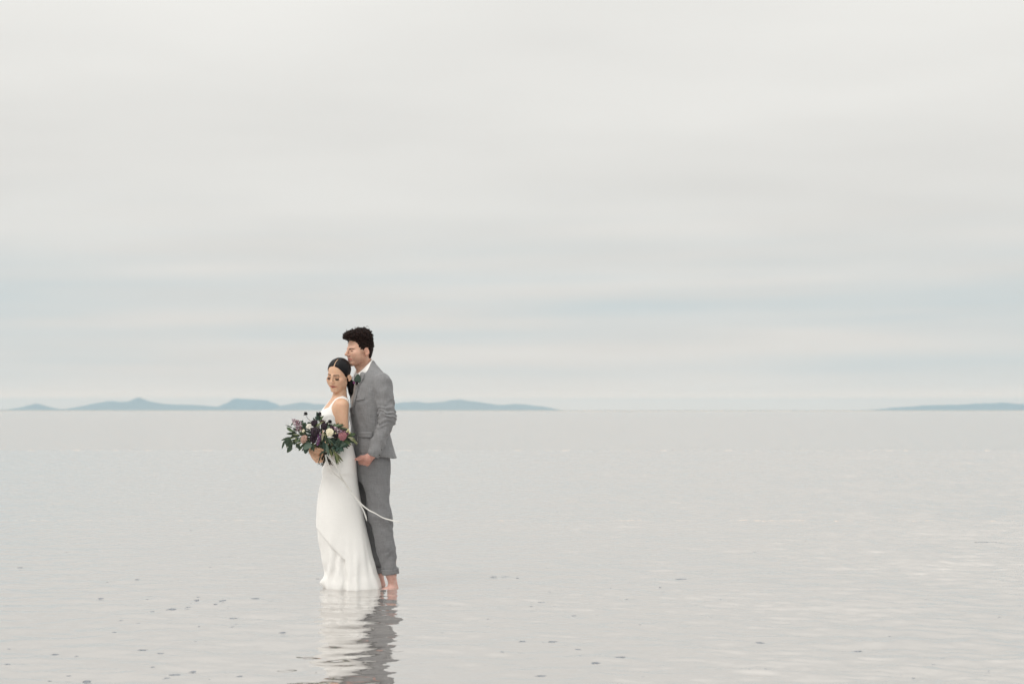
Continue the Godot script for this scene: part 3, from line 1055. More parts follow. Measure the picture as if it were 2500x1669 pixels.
	for k in 4:
		var f := float(k) / 3.0
		var kn := at(lerpf(-0.270, -0.252, f), lerpf(0.974, 0.938, f), lerpf(0.282, 0.302, f))
		b_fingers.append([pm, kn, 0.016, 0.0115, 0.010])
		chain(b_fingers, [kn, kn + Vector3(0.004, -0.026, 0.020), kn + Vector3(0.026, -0.040, 0.022), kn + Vector3(0.046, -0.040 + 0.004 * k, 0.012)], 0.0098, 0.0070)
	chain(b_fingers, [b_wr.lerp(pm, 0.5), at(-0.205, 0.972, 0.312), at(-0.178, 0.962, 0.325), at(-0.158, 0.950, 0.325)], 0.013, 0.0075, 0.008)
	# her right hand underneath, cupping the stems from the far side
	var pm2 := at(-0.222, 0.912, 0.262)
	b_fingers2 = [[b_wr2, pm2, 0.020, 0.022, 0.015]]
	for k in 4:
		var f := float(k) / 3.0
		var kn := at(lerpf(-0.250, -0.225, f), lerpf(0.918, 0.892, f), lerpf(0.278, 0.282, f))
		b_fingers2.append([pm2, kn, 0.016, 0.0110, 0.010])
		chain(b_fingers2, [kn, kn + Vector3(0.006, -0.012, 0.026), kn + Vector3(0.028, -0.014, 0.036), kn + Vector3(0.046, -0.010, 0.030)], 0.0095, 0.0068)
	chain(b_fingers2, [b_wr2.lerp(pm2, 0.5), at(-0.195, 0.915, 0.285), at(-0.178, 0.925, 0.300)], 0.012, 0.0078, 0.008)

func skirt_rows(rows: Array, cz: float) -> Array:
	var out := []
	for r in rows: out.append([r[0], (r[1] + r[2]) * 0.5, cz, (r[2] - r[1]) * 0.5, r[3]])
	return out

func cloth(called: String, c: Color, vary: float, scale: float, rough := 0.9, weave := 0.25) -> StandardMaterial3D:
	var m := mat(called, c, rough, 0.3)
	m.albedo_texture = weave_tex(called.length() * 7 + 3, vary)
	m.uv1_triplanar = true
	m.uv1_scale = Vector3(scale, scale, scale)
	m.heightmap_enabled = true
	m.heightmap_texture = noise_tex(called.length() * 5 + 1, 0.22, 512, Color(0, 0, 0), Color(1, 1, 1), 3)
	m.heightmap_scale = weave
	m.rim_enabled = true
	m.rim = 0.25
	m.rim_tint = 0.6
	return m

func weave_tex(seed_: int, vary: float) -> ImageTexture:
	# slubbed threads running both ways, light and dark yarns mixed
	var r := RandomNumberGenerator.new()
	r.seed = seed_
	var n := 256
	var px := PackedFloat32Array()
	px.resize(n * n)
	px.fill(0.0)
	for pass_ in 2:
		for line in n:
			var k := 0
			while k < n:
				var run := r.randi_range(10, 46)
				var v := r.randf() * r.randf_range(0.4, 1.0)
				for q in run:
					if k + q < n:
						if pass_ == 0: px[line * n + k + q] += v * 0.5
						else: px[(k + q) * n + line] += v * 0.5
				k += run
	var data := PackedByteArray()
	data.resize(n * n * 3)
	for i in n * n:
		var g := int(255.0 * clampf(1.0 - vary * 1.5 * px[i], 0.0, 1.0))
		data[i * 3] = g
		data[i * 3 + 1] = g
		data[i * 3 + 2] = g
	return ImageTexture.create_from_image(Image.create_from_data(n, n, false, Image.FORMAT_RGB8, data))

func skin(called: String) -> StandardMaterial3D:
	var m := mat(called, Color.WHITE, 0.48, 0.42)
	m.vertex_color_use_as_albedo = true
	m.subsurf_scatter_enabled = true
	m.subsurf_scatter_strength = 0.12
	return m

func patch(st: Stack, poly: Array, out_: float, base: Vector3, m: Material, forward := true, nu := 8, nv := 16) -> ArrayMesh:
	# a raised piece of cloth on a garment: rows of [left u, right u, left y, right y], with a turned-in edge
	var v := PackedVector3Array()
	for j in nv + 1:
		var t := float(j) / nv * (poly.size() - 1)
		var k := mini(int(t), poly.size() - 2)
		var f := t - k
		var a: Array = poly[k]
		var b: Array = poly[k + 1]
		var l := Vector2(lerpf(a[0], b[0], f), lerpf(a[2], b[2], f))
		var r := Vector2(lerpf(a[1], b[1], f), lerpf(a[3], b[3], f))
		for i in nu + 3:
			var s := clampf(float(i - 1) / nu, 0.0, 1.0)
			var q := l.lerp(r, s)
			var o := out_
			if i == 0 or i == nu + 2 or j == 0 or j == nv: o = -0.004
			v.append(st.on_front(q.x, q.y, o, forward) - base)
	var w := nu + 3
	var sf := SurfaceTool.new()
	sf.begin(Mesh.PRIMITIVE_TRIANGLES)
	for p in v:
		sf.set_smooth_group(0)
		sf.add_vertex(p)
	for j in nv:
		for i in w - 1:
			var a := j * w + i
			for q in [a, a + 1, a + w + 1, a, a + w + 1, a + w]: sf.add_index(q)
	sf.generate_normals()
	var mesh := sf.commit()
	mesh.surface_set_material(0, m)
	return mesh

func dress_groom() -> void:
	var base := Vector3(0.24, 0, 0.0)
	var man := thing("person", OFF + base, "man in grey suit and open white shirt, one hand in his pocket", "person")
	var suit := cloth("grey suit cloth", lin(0.302, 0.304, 0.314), 0.26, 5.0, 0.9, 0.05)
	var suit2 := cloth("grey trouser cloth!", lin(0.268, 0.270, 0.280), 0.26, 5.0, 0.9, 0.05)
	var white := cloth("white shirt", lin(0.80, 0.79, 0.77), 0.05, 6.0, 0.85, 0.05)
	var hair := mat("dark brown hair", Color.WHITE, 0.6, 0.25)
	hair.vertex_color_use_as_albedo = true
	put("body", solid(["g_head", "g_body", "g_hand", "g_foot"], base, skin("man's skin")), man)
	var gh := put("hair", solid(["g_hair"], base, hair), man)
	tag(gh, "short curly dark brown hair brushed up off the forehead")
	curls(gh, base, "g_hair")
	brows(man, base)
	tag(put("shirt", solid(["shirt"], base, white), man), "white shirt with open collar")
	var jk := put("jacket", solid(["jacket"], base, suit), man)
	tag(jk, "grey single breasted suit jacket")
	# the lapel, its collar, the pocket flap, the breast pocket, cuff buttons
	put("lapel", patch(g_jack, [[0.094, 0.122, 1.508, 1.498], [0.080, 0.122, 1.465, 1.460], [0.056, 0.094, 1.424, 1.414], [0.049, 0.074, 1.35, 1.342], [0.036, 0.052, 1.295, 1.29], [0.012, 0.022, 1.255, 1.255], [-0.002, 0.004, 1.205, 1.205]], 0.0090, base, suit, true, 8, 26), jk)
	put("pocket_flap", patch(g_jack, [[0.052, 0.150, 1.092, 1.090], [0.052, 0.152, 1.070, 1.068], [0.054, 0.152, 1.048, 1.046]], 0.0075, base, suit, true, 8, 8), jk)
	put("breast_pocket", patch(g_jack, [[0.070, 0.138, 1.322, 1.332], [0.071, 0.138, 1.300, 1.310]], 0.006, base, suit, true, 6, 5), jk)
	var btn := mat("dark horn button", lin(0.02, 0.018, 0.017), 0.4, 0.5)
	var fore := (g_wr - g_el).normalized()
	for k in 3:
		var c := g_wr - fore * (0.006 + 0.018 * k)
		var outw := (Vector3(0.85, -0.05, 0.55) - fore * Vector3(0.85, -0.05, 0.55).dot(fore)).normalized()
		var cyl := CylinderMesh.new()
		cyl.top_radius = 0.0062
		cyl.bottom_radius = 0.0072
		cyl.height = 0.004
		cyl.radial_segments = 16
		cyl.material = btn
		var b := put("button", cyl, jk, c + outw * 0.0485 - base)
		b.basis = Basis(Quaternion(Vector3.UP, outw))
	var pt := put("trousers", solid(["pants"], base, suit2), man)
	put("cuff", solid(["cuff"], base, suit2), pt)

func curls(parent: Node3D, base: Vector3, key: String) -> void:
	# loose strands that stand off the mass of hair and soften its outline
	var r := RandomNumberGenerator.new()
	r.seed = 9
	var src: Dictionary
	for q in jobs.size():
		if jobs[q][0] == key: src = results[q]
	var m := mat("loose dark hair", lin(0.020, 0.012, 0.010), 0.5, 0.3)
	var st := SurfaceTool.new()
	st.begin(Mesh.PRIMITIVE_TRIANGLES)
	for k in 420:
		var i: int = r.randi() % src.v.size()
		var p: Vector3 = src.v[i]
		var n: Vector3 = src.n[i]
		var q := g_head_inv * p
		if q.y < 0.03 and q.z > -0.045: continue
		var free := smoothstep(0.0, 0.09, q.y)
		var len_ := r.randf_range(0.007, 0.014) * (0.25 + free)
		var rad := r.randf_range(0.0022, 0.0048)
		var flow := (n * 0.55 + Vector3(r.randf_range(-1, 1), r.randf_range(-0.4, 1), r.randf_range(-1, 1)) * 0.7).normalized()
		var a := flow.cross(Vector3(0.3, 0.2, 0.9)).normalized()
		var b := flow.cross(a)
		var ph := r.randf() * TAU
		var pts := []
		for t in 7:
			var f := t / 6.0
			pts.append(p - n * 0.004 + flow * len_ * f + (a * cos(ph + f * 5.5) + b * sin(ph + f * 5.5)) * rad * minf(1.0, f * 3.0))
		var w := r.randf_range(0.0007, 0.0013)
		for t in 6:
			var d: Vector3 = (pts[t + 1] - pts[t]).normalized()
			var u := d.cross(Vector3(0.2, 0.9, 0.4)).normalized() * w
			var v := d.cross(u)
			var c0: Vector3 = pts[t] - base
			var c1: Vector3 = pts[t + 1] - base
			for e in [[u, v], [v, -u - v], [-u - v, u]]:
				for z in [c0 + e[0], c0 + e[1], c1 + e[1], c0 + e[0], c1 + e[1], c1 + e[0]]: st.add_vertex(z)
	st.generate_normals()
	var mesh := st.commit()
	mesh.surface_set_material(0, m)
	tag(put("curls", mesh, parent), "", "", "", "stuff")

func on_face(x: float, y: float) -> Vector3:
	# the point of the groom's face at that height and distance from its middle
	var z := 0.115
	while z > 0.03:
		if f_ghead(g_head * Vector3(x, y, z)) < 0.0: break
		z -= 0.0008
	return Vector3(x, y, z)

func brows(man: Node3D, base: Vector3) -> void:
	# eyebrows and upper lashes as separate short hairs
	var r := RandomNumberGenerator.new()
	r.seed = 4
	var m := mat("dark brown brow hair", lin(0.040, 0.021, 0.014), 0.6, 0.3)
	for s in [-1.0, 1.0]:
		for kind in 2:
			var st := SurfaceTool.new()
			st.begin(Mesh.PRIMITIVE_TRIANGLES)
			for k in (90 if kind == 0 else 34):
				var t := r.randf()
				var a: Vector3
				var b: Vector3
				if kind == 0:
					var x: float = lerpf(0.011, 0.050, t)
					var y: float = 0.0200 - absf(x - 0.030) * 0.10 + r.randf_range(-0.0034, 0.0034) * lerpf(1.0, 0.6, t)
					a = on_face(s * x, y)
					b = on_face(s * (x + r.randf_range(0.004, 0.008)), y + r.randf_range(-0.001, 0.003)) + Vector3(0, 0, 0.0016)
				else:
					var x: float = lerpf(0.021, 0.043, t)
					var dx := x - 0.031
					a = Vector3(s * x, 0.0068 - dx * dx * 14.0, 0.0695 + sqrt(0.0139 * 0.0139 - dx * dx))
					b = a + Vector3(s * (0.001 + 0.004 * t), -0.001, 0.0045)
				var w := (b - a).cross(Vector3(0, 0.2, 1)).normalized() * 0.0008
				for p in [a - w, a + w, b + w * 0.4, a - w, b + w * 0.4, b - w * 0.4]: st.add_vertex(g_head * p - base)
			st.generate_normals()
			var mesh := st.commit()
			mesh.surface_set_material(0, m)
			put("eyebrow" if kind == 0 else "eyelashes", mesh, man)

func dress_bride() -> void:
	var base := Vector3(0.0, 0, 0.09)
	var woman := thing("person_001", OFF + base, "woman in a long white sleeveless dress holding the bouquet", "person")
	var silk := cloth("ivory crepe", lin(0.85, 0.843, 0.825), 0.03, 4.0, 0.75, 0.03)
	var hair := mat("black hair", lin(0.0055, 0.005, 0.0062), 0.42, 0.32)
	put("body", solid(["b_head", "b_arms", "b_hand", "b_hand2"], base, skin("woman's skin")), woman)
	tag(put("hair", solid(["b_hair"], base, hair), woman), "sleek black hair parted in the middle and tied low")
	var dr := put("dress", solid(["dress", "bodice"], base, silk), woman)
	put("underskirt", solid(["under"], base, silk), dr)
	lashes(woman, base)

func lashes(woman: Node3D, base: Vector3) -> void:
	# two fringes of lashes on the lowered lids
	var m := mat("black lashes", lin(0.004, 0.004, 0.004), 0.6, 0.3)
	for s in [-1.0, 1.0]:
		var st := SurfaceTool.new()
		st.begin(Mesh.PRIMITIVE_TRIANGLES)
		var ring := []
		for k in 9:
			var t := float(k) / 8.0
			var x: float = lerpf(0.017, 0.046, t)
			var dx := x - 0.031
			var a := Vector3(s * x, 0.0005 + dx * dx * 12.0, 0.0715 + sqrt(maxf(0.0, 0.0144 * 0.0144 - dx * dx)))
			var b := a + Vector3(s * (0.002 + 0.006 * t), -0.0055, 0.0065 - 0.003 * t)
			ring.append([b_head * a, b_head * b, b_head * (a + Vector3(0, -0.0035, 0))])
		for k in 8:
			for q in [[0, 1], [1, 2], [2, 0]]:
				var a0: Vector3 = ring[k][q[0]] - base
				var b0: Vector3 = ring[k][q[1]] - base
				var a1: Vector3 = ring[k + 1][q[0]] - base
				var b1: Vector3 = ring[k + 1][q[1]] - base
				for p in [a0, b0, b1, a0, b1, a1]: st.add_vertex(p)
		st.generate_normals()
		var mesh := st.commit()
		mesh.surface_set_material(0, m)
		put("eyelashes", mesh, woman)

# ------------------------------------------------------------------ bouquet, ribbon, boutonniere
func bq(x: float, y: float, z: float) -> Vector3:
	# a spot measured on an enlarged view of the bouquet
	return at(-0.5469 + x * 0.0003301, 1.3004 - y * 0.0003301, z)

func leaf_mesh(width: float, bend: float, fold: float, m: Material, blunt := 0.0) -> ArrayMesh:
	# a leaf of length 1 along +y, facing +z, with a folded midrib and a bowed blade
	var st := SurfaceTool.new()
	st.begin(Mesh.PRIMITIVE_TRIANGLES)
	var rows := 8 if blunt < 0.5 else 12
	for j in rows + 1:
		var t := float(j) / rows
		if blunt > 0.5: t = 0.5 - 0.5 * cos(PI * t)
		var prof := pow(maxf(sin(PI * pow(t, 0.80 - 0.2 * blunt)), 0.0), 0.75 - 0.25 * blunt)
		var w := maxf(width * 0.5 * prof, 0.004)
		var z := -bend * t * t
		for i in 3:
			var s := float(i) - 1.0
			st.set_smooth_group(0)
			st.add_vertex(Vector3(s * w, t - bend * bend * 0.3 * t, z + absf(s) * w * fold + 0.012 * sin(t * 9.0 + s)))
	for j in rows:
		for i in 2:
			var a := j * 3 + i
			for q in [a, a + 3, a + 4, a, a + 4, a + 1]: st.add_index(q)
	st.generate_normals()
	var mesh := st.commit()
	mesh.surface_set_material(0, m)
	return mesh

func petal_mesh(m: Material, curl_: float, ruffle: float) -> ArrayMesh:
	# a cupped petal of height 1 along +y, bowing towards +z at the base and flaring at its rim
	var st := SurfaceTool.new()
	st.begin(Mesh.PRIMITIVE_TRIANGLES)
	var nu := 6
	var nv := 6
	for j in nv + 1:
		var t := float(j) / nv
		var w := 0.80 * minf(0.35 + 1.1 * t, 1.0) * sqrt(maxf(0.12, 1.0 - pow(maxf(t - 0.45, 0.0) / 0.58, 2.0)))
		for i in nu + 1:
			var s := float(i) / nu * 2.0 - 1.0
			var x := w * sin(s * 0.95)
			var z := -0.34 * (1.0 - cos(s * 1.2)) + 0.26 * sin(t * PI * 0.85) + curl_ * t * t * t + ruffle * sin(s * 7.0) * t
			st.set_smooth_group(0)
			st.add_vertex(Vector3(x, t, z))
	for j in nv:
		for i in nu:
			var a := j * (nu + 1) + i
			for q in [a, a + nu + 1, a + nu + 2, a, a + nu + 2, a + 1]: st.add_index(q)
	st.generate_normals()
	var mesh := st.commit()
	mesh.surface_set_material(0, m)
	return mesh

func tube(pts: Array, r0: float, r1: float, m: Material, sides := 6, base := Vector3.ZERO) -> ArrayMesh:
	var st := SurfaceTool.new()
	st.begin(Mesh.PRIMITIVE_TRIANGLES)
	var n := pts.size()
	for j in n:
		var p: Vector3 = pts[j]
		var d: Vector3 = (pts[mini(j + 1, n - 1)] - pts[maxi(j - 1, 0)]).normalized()
		var a := d.cross(Vector3(0.3, 0.2, 0.93)).normalized()
		var b := d.cross(a)
		var r := lerpf(r0, r1, float(j) / (n - 1))
		for i in sides:
			var t := TAU * i / sides
			st.set_smooth_group(0)
			st.add_vertex(p - base + (a * cos(t) + b * sin(t)) * r)
	for j in n - 1:
		for i in sides:
			var q0 := j * sides + i
			var q1 := j * sides + (i + 1) % sides
			for q in [q0, q0 + sides, q1 + sides, q0, q1 + sides, q1]: st.add_index(q)
	st.generate_normals()
	var mesh := st.commit()
	mesh.surface_set_material(0, m)
	return mesh

func bez(a: Vector3, b: Vector3, c: Vector3, n := 8) -> Array:
	var out := []
	for k in n + 1:
		var t := float(k) / n
		out.append(a.lerp(b, t).lerp(b.lerp(c, t), t))
	return out

func place_leaf(parent: Node3D, base: Vector3, mesh: Mesh, a: Vector3, b: Vector3, face: Vector3, called := "leaf") -> void:
	var y := b - a
	var len_ := y.length()
	y /= len_
	var z := (face - y * face.dot(y)).normalized()
	var o := put(called, mesh, parent, a - base)
	o.basis = Basis(y.cross(z) * len_, y * len_, z * len_)

func flower(called: String, parent: Node3D, base: Vector3, c: Vector3, r: float, axis: Vector3, mesh: Mesh, n: int, open_in: float, open_out: float, core: Material, label := "") -> void:
	# petals in a spiral, upright in the middle and laid back towards the rim
	var root := Node3D.new()
	root.name = called
	root.position = c - base
	var side := axis.cross(Vector3(0.31, 0.9, 0.2)).normalized()
	root.basis = Basis(side, axis, side.cross(axis))
	parent.add_child(root, true)
	if label: tag(root, label)
	var sp := SphereMesh.new()
	sp.radius = r * 0.30
	sp.height = r * 0.6
	sp.radial_segments = 12
	sp.rings = 6
	sp.material = core
	put("heart", sp, root, Vector3(0, r * 0.12, 0))
	for k in n:
		var t := (k + 0.5) / n
		var turn := k * 2.39996 + rng.randf_range(-0.15, 0.15)
		var tilt := lerpf(open_in, open_out, pow(t, 0.8)) + rng.randf_range(-0.06, 0.06)
		var s := r * lerpf(0.72, 1.08, t) * rng.randf_range(0.92, 1.08)
		var b := Basis(Vector3.UP, turn) * Basis(Vector3.RIGHT, tilt)
		var o := put("petal", mesh, root, Basis(Vector3.UP, turn) * Vector3(0, -r * 0.35 * t, -r * 0.10 * (1.0 - t)))
		o.basis = b * Basis.from_scale(Vector3(s, s, -s))

func spray(parent: Node3D, base: Vector3, a: Vector3, b: Vector3, wide: float, n: int, m: Material, cols: Array, stem: Material) -> void:
	# a panicle of tiny four-petalled florets round a stalk
	var st := SurfaceTool.new()
	st.begin(Mesh.PRIMITIVE_TRIANGLES)
	var ax := (b - a).normalized()
	for k in n:
		var t := pow(rng.randf(), 0.8)
		var c := a.lerp(b, t)
		var dir := Vector3(rng.randf_range(-1, 1), rng.randf_range(-1, 1), rng.randf_range(-0.6, 1)).normalized()
		dir = (dir - ax * dir.dot(ax) * 0.6).normalized()
		c += dir * wide * (1.05 - 0.75 * t) * sqrt(rng.randf())
		var nrm := (dir + Vector3(0, 0, 0.5)).normalized()
		var u := nrm.cross(Vector3(rng.randf(), rng.randf(), 0.3)).normalized()
		var w := nrm.cross(u)
		var r := rng.randf_range(0.0042, 0.0068)
		var col: Color = cols[rng.randi() % cols.size()]
		col = col * rng.randf_range(0.8, 1.2)
		for q in 4:
			var d0 := u * cos(q * PI / 2) + w * sin(q * PI / 2)
			var e := nrm.cross(d0)
			var tip := c + d0 * r + nrm * r * 0.25
			for p in [c, c + d0 * r * 0.55 + e * r * 0.42, tip, c, tip, c + d0 * r * 0.55 - e * r * 0.42]:
				st.set_color(col)
				st.set_normal(nrm)
				st.add_vertex(p - base)
	var mesh := st.commit()
	mesh.surface_set_material(0, m)
	var o := put("lilac_spray", mesh, parent)
	tag(o, "", "", "", "stuff")
	put("stalk", tube(bez(a - ax * 0.05, a, b, 6), 0.0018, 0.0008, stem, 5, base), o)

func pod(parent: Node3D, base: Vector3, c: Vector3, r: float, foot_: Vector3, m: Material, stem: Material) -> void:
	# a dark scabious head: a bristly dome with drooping bracts on a thin stalk
	var st := SurfaceTool.new()
	st.begin(Mesh.PRIMITIVE_TRIANGLES)
	for k in 90:
		var v := Vector3(rng.randf_range(-1, 1), rng.randf_range(-0.45, 1), rng.randf_range(-1, 1)).normalized()
		var u := v.cross(Vector3(0.3, 0.5, 0.8)).normalized()
		var w := v.cross(u)
		var b := v * r * 0.55
		var tip := v * r * rng.randf_range(0.95, 1.30)
		if k % 9 == 0: tip = Vector3(v.x, -0.55, v.z).normalized() * r * 1.5
		for p in [b + u * r * 0.2, b - u * r * 0.2, tip, b + w * r * 0.2, b - w * r * 0.2, tip]: st.add_vertex(p)
	var ball := SphereMesh.new()
	ball.radius = r * 0.72
	ball.height = r * 1.3
	ball.radial_segments = 14
	ball.rings = 7
	ball.material = m
	st.generate_normals()
	var mesh := st.commit()
	mesh.surface_set_material(0, m)
	var o := put("seed_head", mesh, parent, c - base)
	put("core", ball, o)
	put("stalk", tube(bez(c, c + Vector3(0.004, -0.03, 0), foot_, 8), 0.0014, 0.0016, stem, 5, c), o)

func ribbon(parent: Node3D, base: Vector3, pts: Array, width: float, m: Material) -> void:
	var cv := Curve3D.new()
	cv.bake_interval = 0.008
	for k in pts.size():
		var p: Vector3 = pts[k]
		var t: Vector3 = (pts[mini(k + 1, pts.size() - 1)] - pts[maxi(k - 1, 0)]) * 0.18
		cv.add_point(p - base, -t, t)
	var bp := cv.get_baked_points()
	var st := SurfaceTool.new()
	st.begin(Mesh.PRIMITIVE_TRIANGLES)
	var n := bp.size()
	for j in n:
		var d := (bp[mini(j + 1, n - 1)] - bp[maxi(j - 1, 0)]).normalized()
		var f := float(j) / n
		var face := Vector3(0.2, 0.45, 0.85).rotated(d, 1.0 * sin(f * 6.0) + 0.6 * f)
		var w := d.cross(face).normalized() * width * 0.5 * (1.0 if f < 0.93 else lerpf(1.0, 0.15, (f - 0.93) / 0.07))
		var cup := w.cross(d).normalized() * width * 0.10
		for p in [bp[j] - w, bp[j] + cup, bp[j] + w]:
			st.set_smooth_group(0)
			st.add_vertex(p)
	for j in n - 1:
		for i in 2:
			var a := j * 3 + i
			for q in [a, a + 3, a + 4, a, a + 4, a + 1]: st.add_index(q)
	st.generate_normals()
	var mesh := st.commit()
	mesh.surface_set_material(0, m)
	put("ribbon", mesh, parent)

func make_bouquet() -> void:
	var base := bq(1180, 1180, 0.30)
	var root := thing("bouquet", OFF + base, "loose bridal bouquet of dark leaves, lilac sprays, roses and trailing white ribbon", "bouquet")
	var dark := mat("dark green leaf", lin(0.020, 0.036, 0.022), 0.5, 0.45)
	var deep := mat("blue green leaf", lin(0.018, 0.040, 0.032), 0.55, 0.4)
	var grey := mat("eucalyptus leaf", lin(0.075, 0.110, 0.085), 0.65, 0.4)
	var green := mat("green leaf", lin(0.050, 0.085, 0.030), 0.5, 0.45)
	var olive := mat("olive leaf", lin(0.125, 0.140, 0.062), 0.6, 0.4)
	var pale := mat("pale leaf", lin(0.38, 0.37, 0.24), 0.6, 0.4)
	var kinds := {"d": dark, "b": deep, "g": grey, "n": green, "o": olive, "p": pale}
	for k in kinds.values():
		k.backlight_enabled = true
		k.backlight = Color(0.15, 0.2, 0.08)
	var shape := {}
	# [x, y of the base, x, y of the tip, width over length, kind, depth]
	var leaves := [
		[430, 760, 215, 822, 0.24, "d", 0.30], [300, 830, 240, 1005, 0.26, "d", 0.31], [325, 800, 352, 1018, 0.16, "o", 0.31], [345, 790, 445, 985, 0.72, "d", 0.32],
		[455, 950, 350, 1082, 0.55, "d", 0.32], [560, 890, 622, 1012, 0.62, "d", 0.31], [530, 730, 395, 765, 0.32, "d", 0.29], [560, 760, 498, 872, 0.32, "o", 0.33],
		[660, 870, 560, 905, 0.30, "o", 0.33], [450, 610, 335, 540, 0.42, "n", 0.30], [480, 640, 350, 575, 0.36, "n", 0.31], [500, 450, 425, 505, 0.40, "d", 0.29],
		[470, 560, 320, 490, 0.14, "d", 0.29], [640, 470, 620, 405, 0.90, "b", 0.31], [665, 450, 690, 395, 0.85, "b", 0.30], [700, 510, 745, 455, 0.95, "g", 0.31], [690, 490, 650, 430, 0.9, "g", 0.32],
		[720, 560, 765, 500, 0.80, "b", 0.31], [740, 600, 700, 540, 0.8, "b", 0.32], [860, 905, 700, 1000, 0.80, "g", 0.36], [790, 950, 725, 1108, 0.80, "b", 0.345], [880, 900, 925, 1062, 0.40, "d", 0.36],
		[1040, 410, 985, 212, 0.36, "b", 0.31], [1020, 400, 942, 318, 0.52, "b", 0.31], [1075, 450, 1035, 325, 0.50, "n", 0.32], [1090, 440, 1060, 300, 0.30, "n", 0.31], [975, 528, 1128, 405, 0.20, "o", 0.35],
		[990, 540, 1060, 650, 0.16, "o", 0.37], [1340, 590, 1075, 482, 0.20, "g", 0.35], [1280, 535, 1525, 474, 0.24, "n", 0.33], [1400, 560, 1650, 602, 0.07, "d", 0.33], [1200, 560, 1060, 560, 0.3, "b", 0.35],
		[1650, 700, 1818, 690, 0.32, "n", 0.32], [1640, 720, 1790, 662, 0.26, "n", 0.31], [1640, 760, 1795, 778, 0.22, "p", 0.33], [1690, 790, 1872, 892, 0.17, "p", 0.33], [1750, 770, 1838, 920, 0.20, "o", 0.33],
		[1570, 830, 1725, 915, 0.30, "n", 0.34], [1590, 800, 1810, 880, 0.34, "d", 0.32], [1560, 840, 1640, 960, 0.35, "d", 0.32], [1115, 650, 1090, 850, 0.24, "p", 0.37], [1140, 660, 1190, 780, 0.22, "o", 0.37],
		[1200, 760, 1350, 885, 0.18, "g", 0.37], [1220, 800, 1310, 960, 0.17, "g", 0.37], [1120, 840, 1172, 1095, 0.26, "b", 0.37], [1180, 880, 1235, 1165, 0.22, "g", 0.365], [1170, 1050, 1018, 1122, 0.32, "d", 0.37],
		[1260, 1000, 1300, 1185, 0.24, "o", 0.355], [1330, 1010, 1405, 1195, 0.22, "o", 0.36], [1400, 1080, 1432, 1345, 0.13, "o", 0.35], [1390, 1090, 1548, 1288, 0.12, "o", 0.35], [1370, 1080, 1408, 1365, 0.12, "n", 0.345],
		[1350, 1060, 1490, 1305, 0.13, "o", 0.35], [1300, 1040, 1345, 1180, 0.2, "n", 0.355], [1230, 980, 1350, 1090, 0.2, "b", 0.36], [1050, 900, 1120, 1010, 0.4, "d", 0.36], [800, 830, 860, 960, 0.5, "d", 0.34],
		[620, 650, 545, 560, 0.3, "d", 0.31], [760, 720, 700, 640, 0.4, "d", 0.33], [1330, 780, 1370, 900, 0.35, "b", 0.36], [1080, 1100, 1000, 1362, 0.10, "b", 0.34], [1400, 700, 1360, 600, 0.35, "d", 0.34],
		[1060, 690, 1155, 885, 0.36, "d", 0.352], [1130, 710, 1235, 855, 0.34, "b", 0.354], [1090, 790, 1005, 965, 0.36, "d", 0.352], [1205, 690, 1130, 865, 0.34, "d", 0.350], [1000, 850, 1085, 990, 0.40, "d", 0.354], [1180, 760, 1215, 940, 0.32, "n", 0.356], [1110, 760, 1120, 930, 0.34, "d", 0.356], [1060, 380, 1130, 300, 0.34, "n", 0.318], [960, 420, 900, 340, 0.36, "d", 0.318], [760, 640, 660, 690, 0.3, "n", 0.335], [600, 720, 470, 690, 0.26, "o", 0.325], [420, 840, 300, 900, 0.24, "d", 0.315], [1350, 640, 1470, 540, 0.28, "n", 0.338]]
	for l in leaves:
		var key := "%s%.2f" % [l[5], snappedf(l[4], 0.08)]
		if not shape.has(key): shape[key] = leaf_mesh(maxf(snappedf(l[4], 0.08), 0.08), 0.16, 0.28, kinds[l[5]], 1.0 if l[4] > 0.6 else 0.0)
		var z: float = l[6]
		var zt := z + rng.randf_range(-0.02, 0.025)
		place_leaf(root, base, shape[key], bq(l[0], l[1], z), bq(l[2], l[3], zt), Vector3(rng.randf_range(-0.5, 0.5), rng.randf_range(0.0, 0.7), 1.0).normalized())
	# smaller leaves through the middle, and the curled grey-green foliage low on one side
	var small := [leaf_mesh(0.30, 0.2, 0.3, dark), leaf_mesh(0.24, 0.3, 0.3, deep), leaf_mesh(0.32, 0.2, 0.2, green), leaf_mesh(0.20, 0.25, 0.3, olive), leaf_mesh(0.34, 0.25, 0.3, dark)]
	var inner := SurfaceTool.new()
	inner.begin(Mesh.PRIMITIVE_TRIANGLES)
	for k in 460:
		var t := rng.randf() * TAU
		var rr := sqrt(rng.randf())
		var x := 1050.0 + cos(t) * 590.0 * rr
		var y := 740.0 + sin(t) * 260.0 * rr + (x - 1060.0) * 0.03
		var out := Vector2(cos(t), sin(t) * 0.8 + 0.15)
		var ln := rng.randf_range(70, 175)
		var z := 0.345 - 0.06 * rr + rng.randf_range(-0.05, 0.02)
		var la := bq(x, y, z)
		var lb := bq(x + out.x * ln, y + out.y * ln, z + rng.randf_range(-0.01, 0.03))
		var lf := Vector3(rng.randf_range(-0.8, 0.8), rng.randf_range(-0.2, 0.9), 1.0).normalized()
		if k < 190:
			place_leaf(root, base, small[k % 5], la, lb, lf)
		else:
			la.z -= 0.025
			lb.z -= 0.025
			var ly := lb - la
			var ll := ly.length()
			ly /= ll
			var lz := (lf - ly * lf.dot(ly)).normalized()
			inner.append_from(small[0], 0, Transform3D(Basis(ly.cross(lz) * ll, ly * ll, lz * ll), la - base))
	var deepm := inner.commit()
	deepm.surface_set_material(0, dark)
	tag(put("foliage", deepm, root), "", "", "", "stuff")
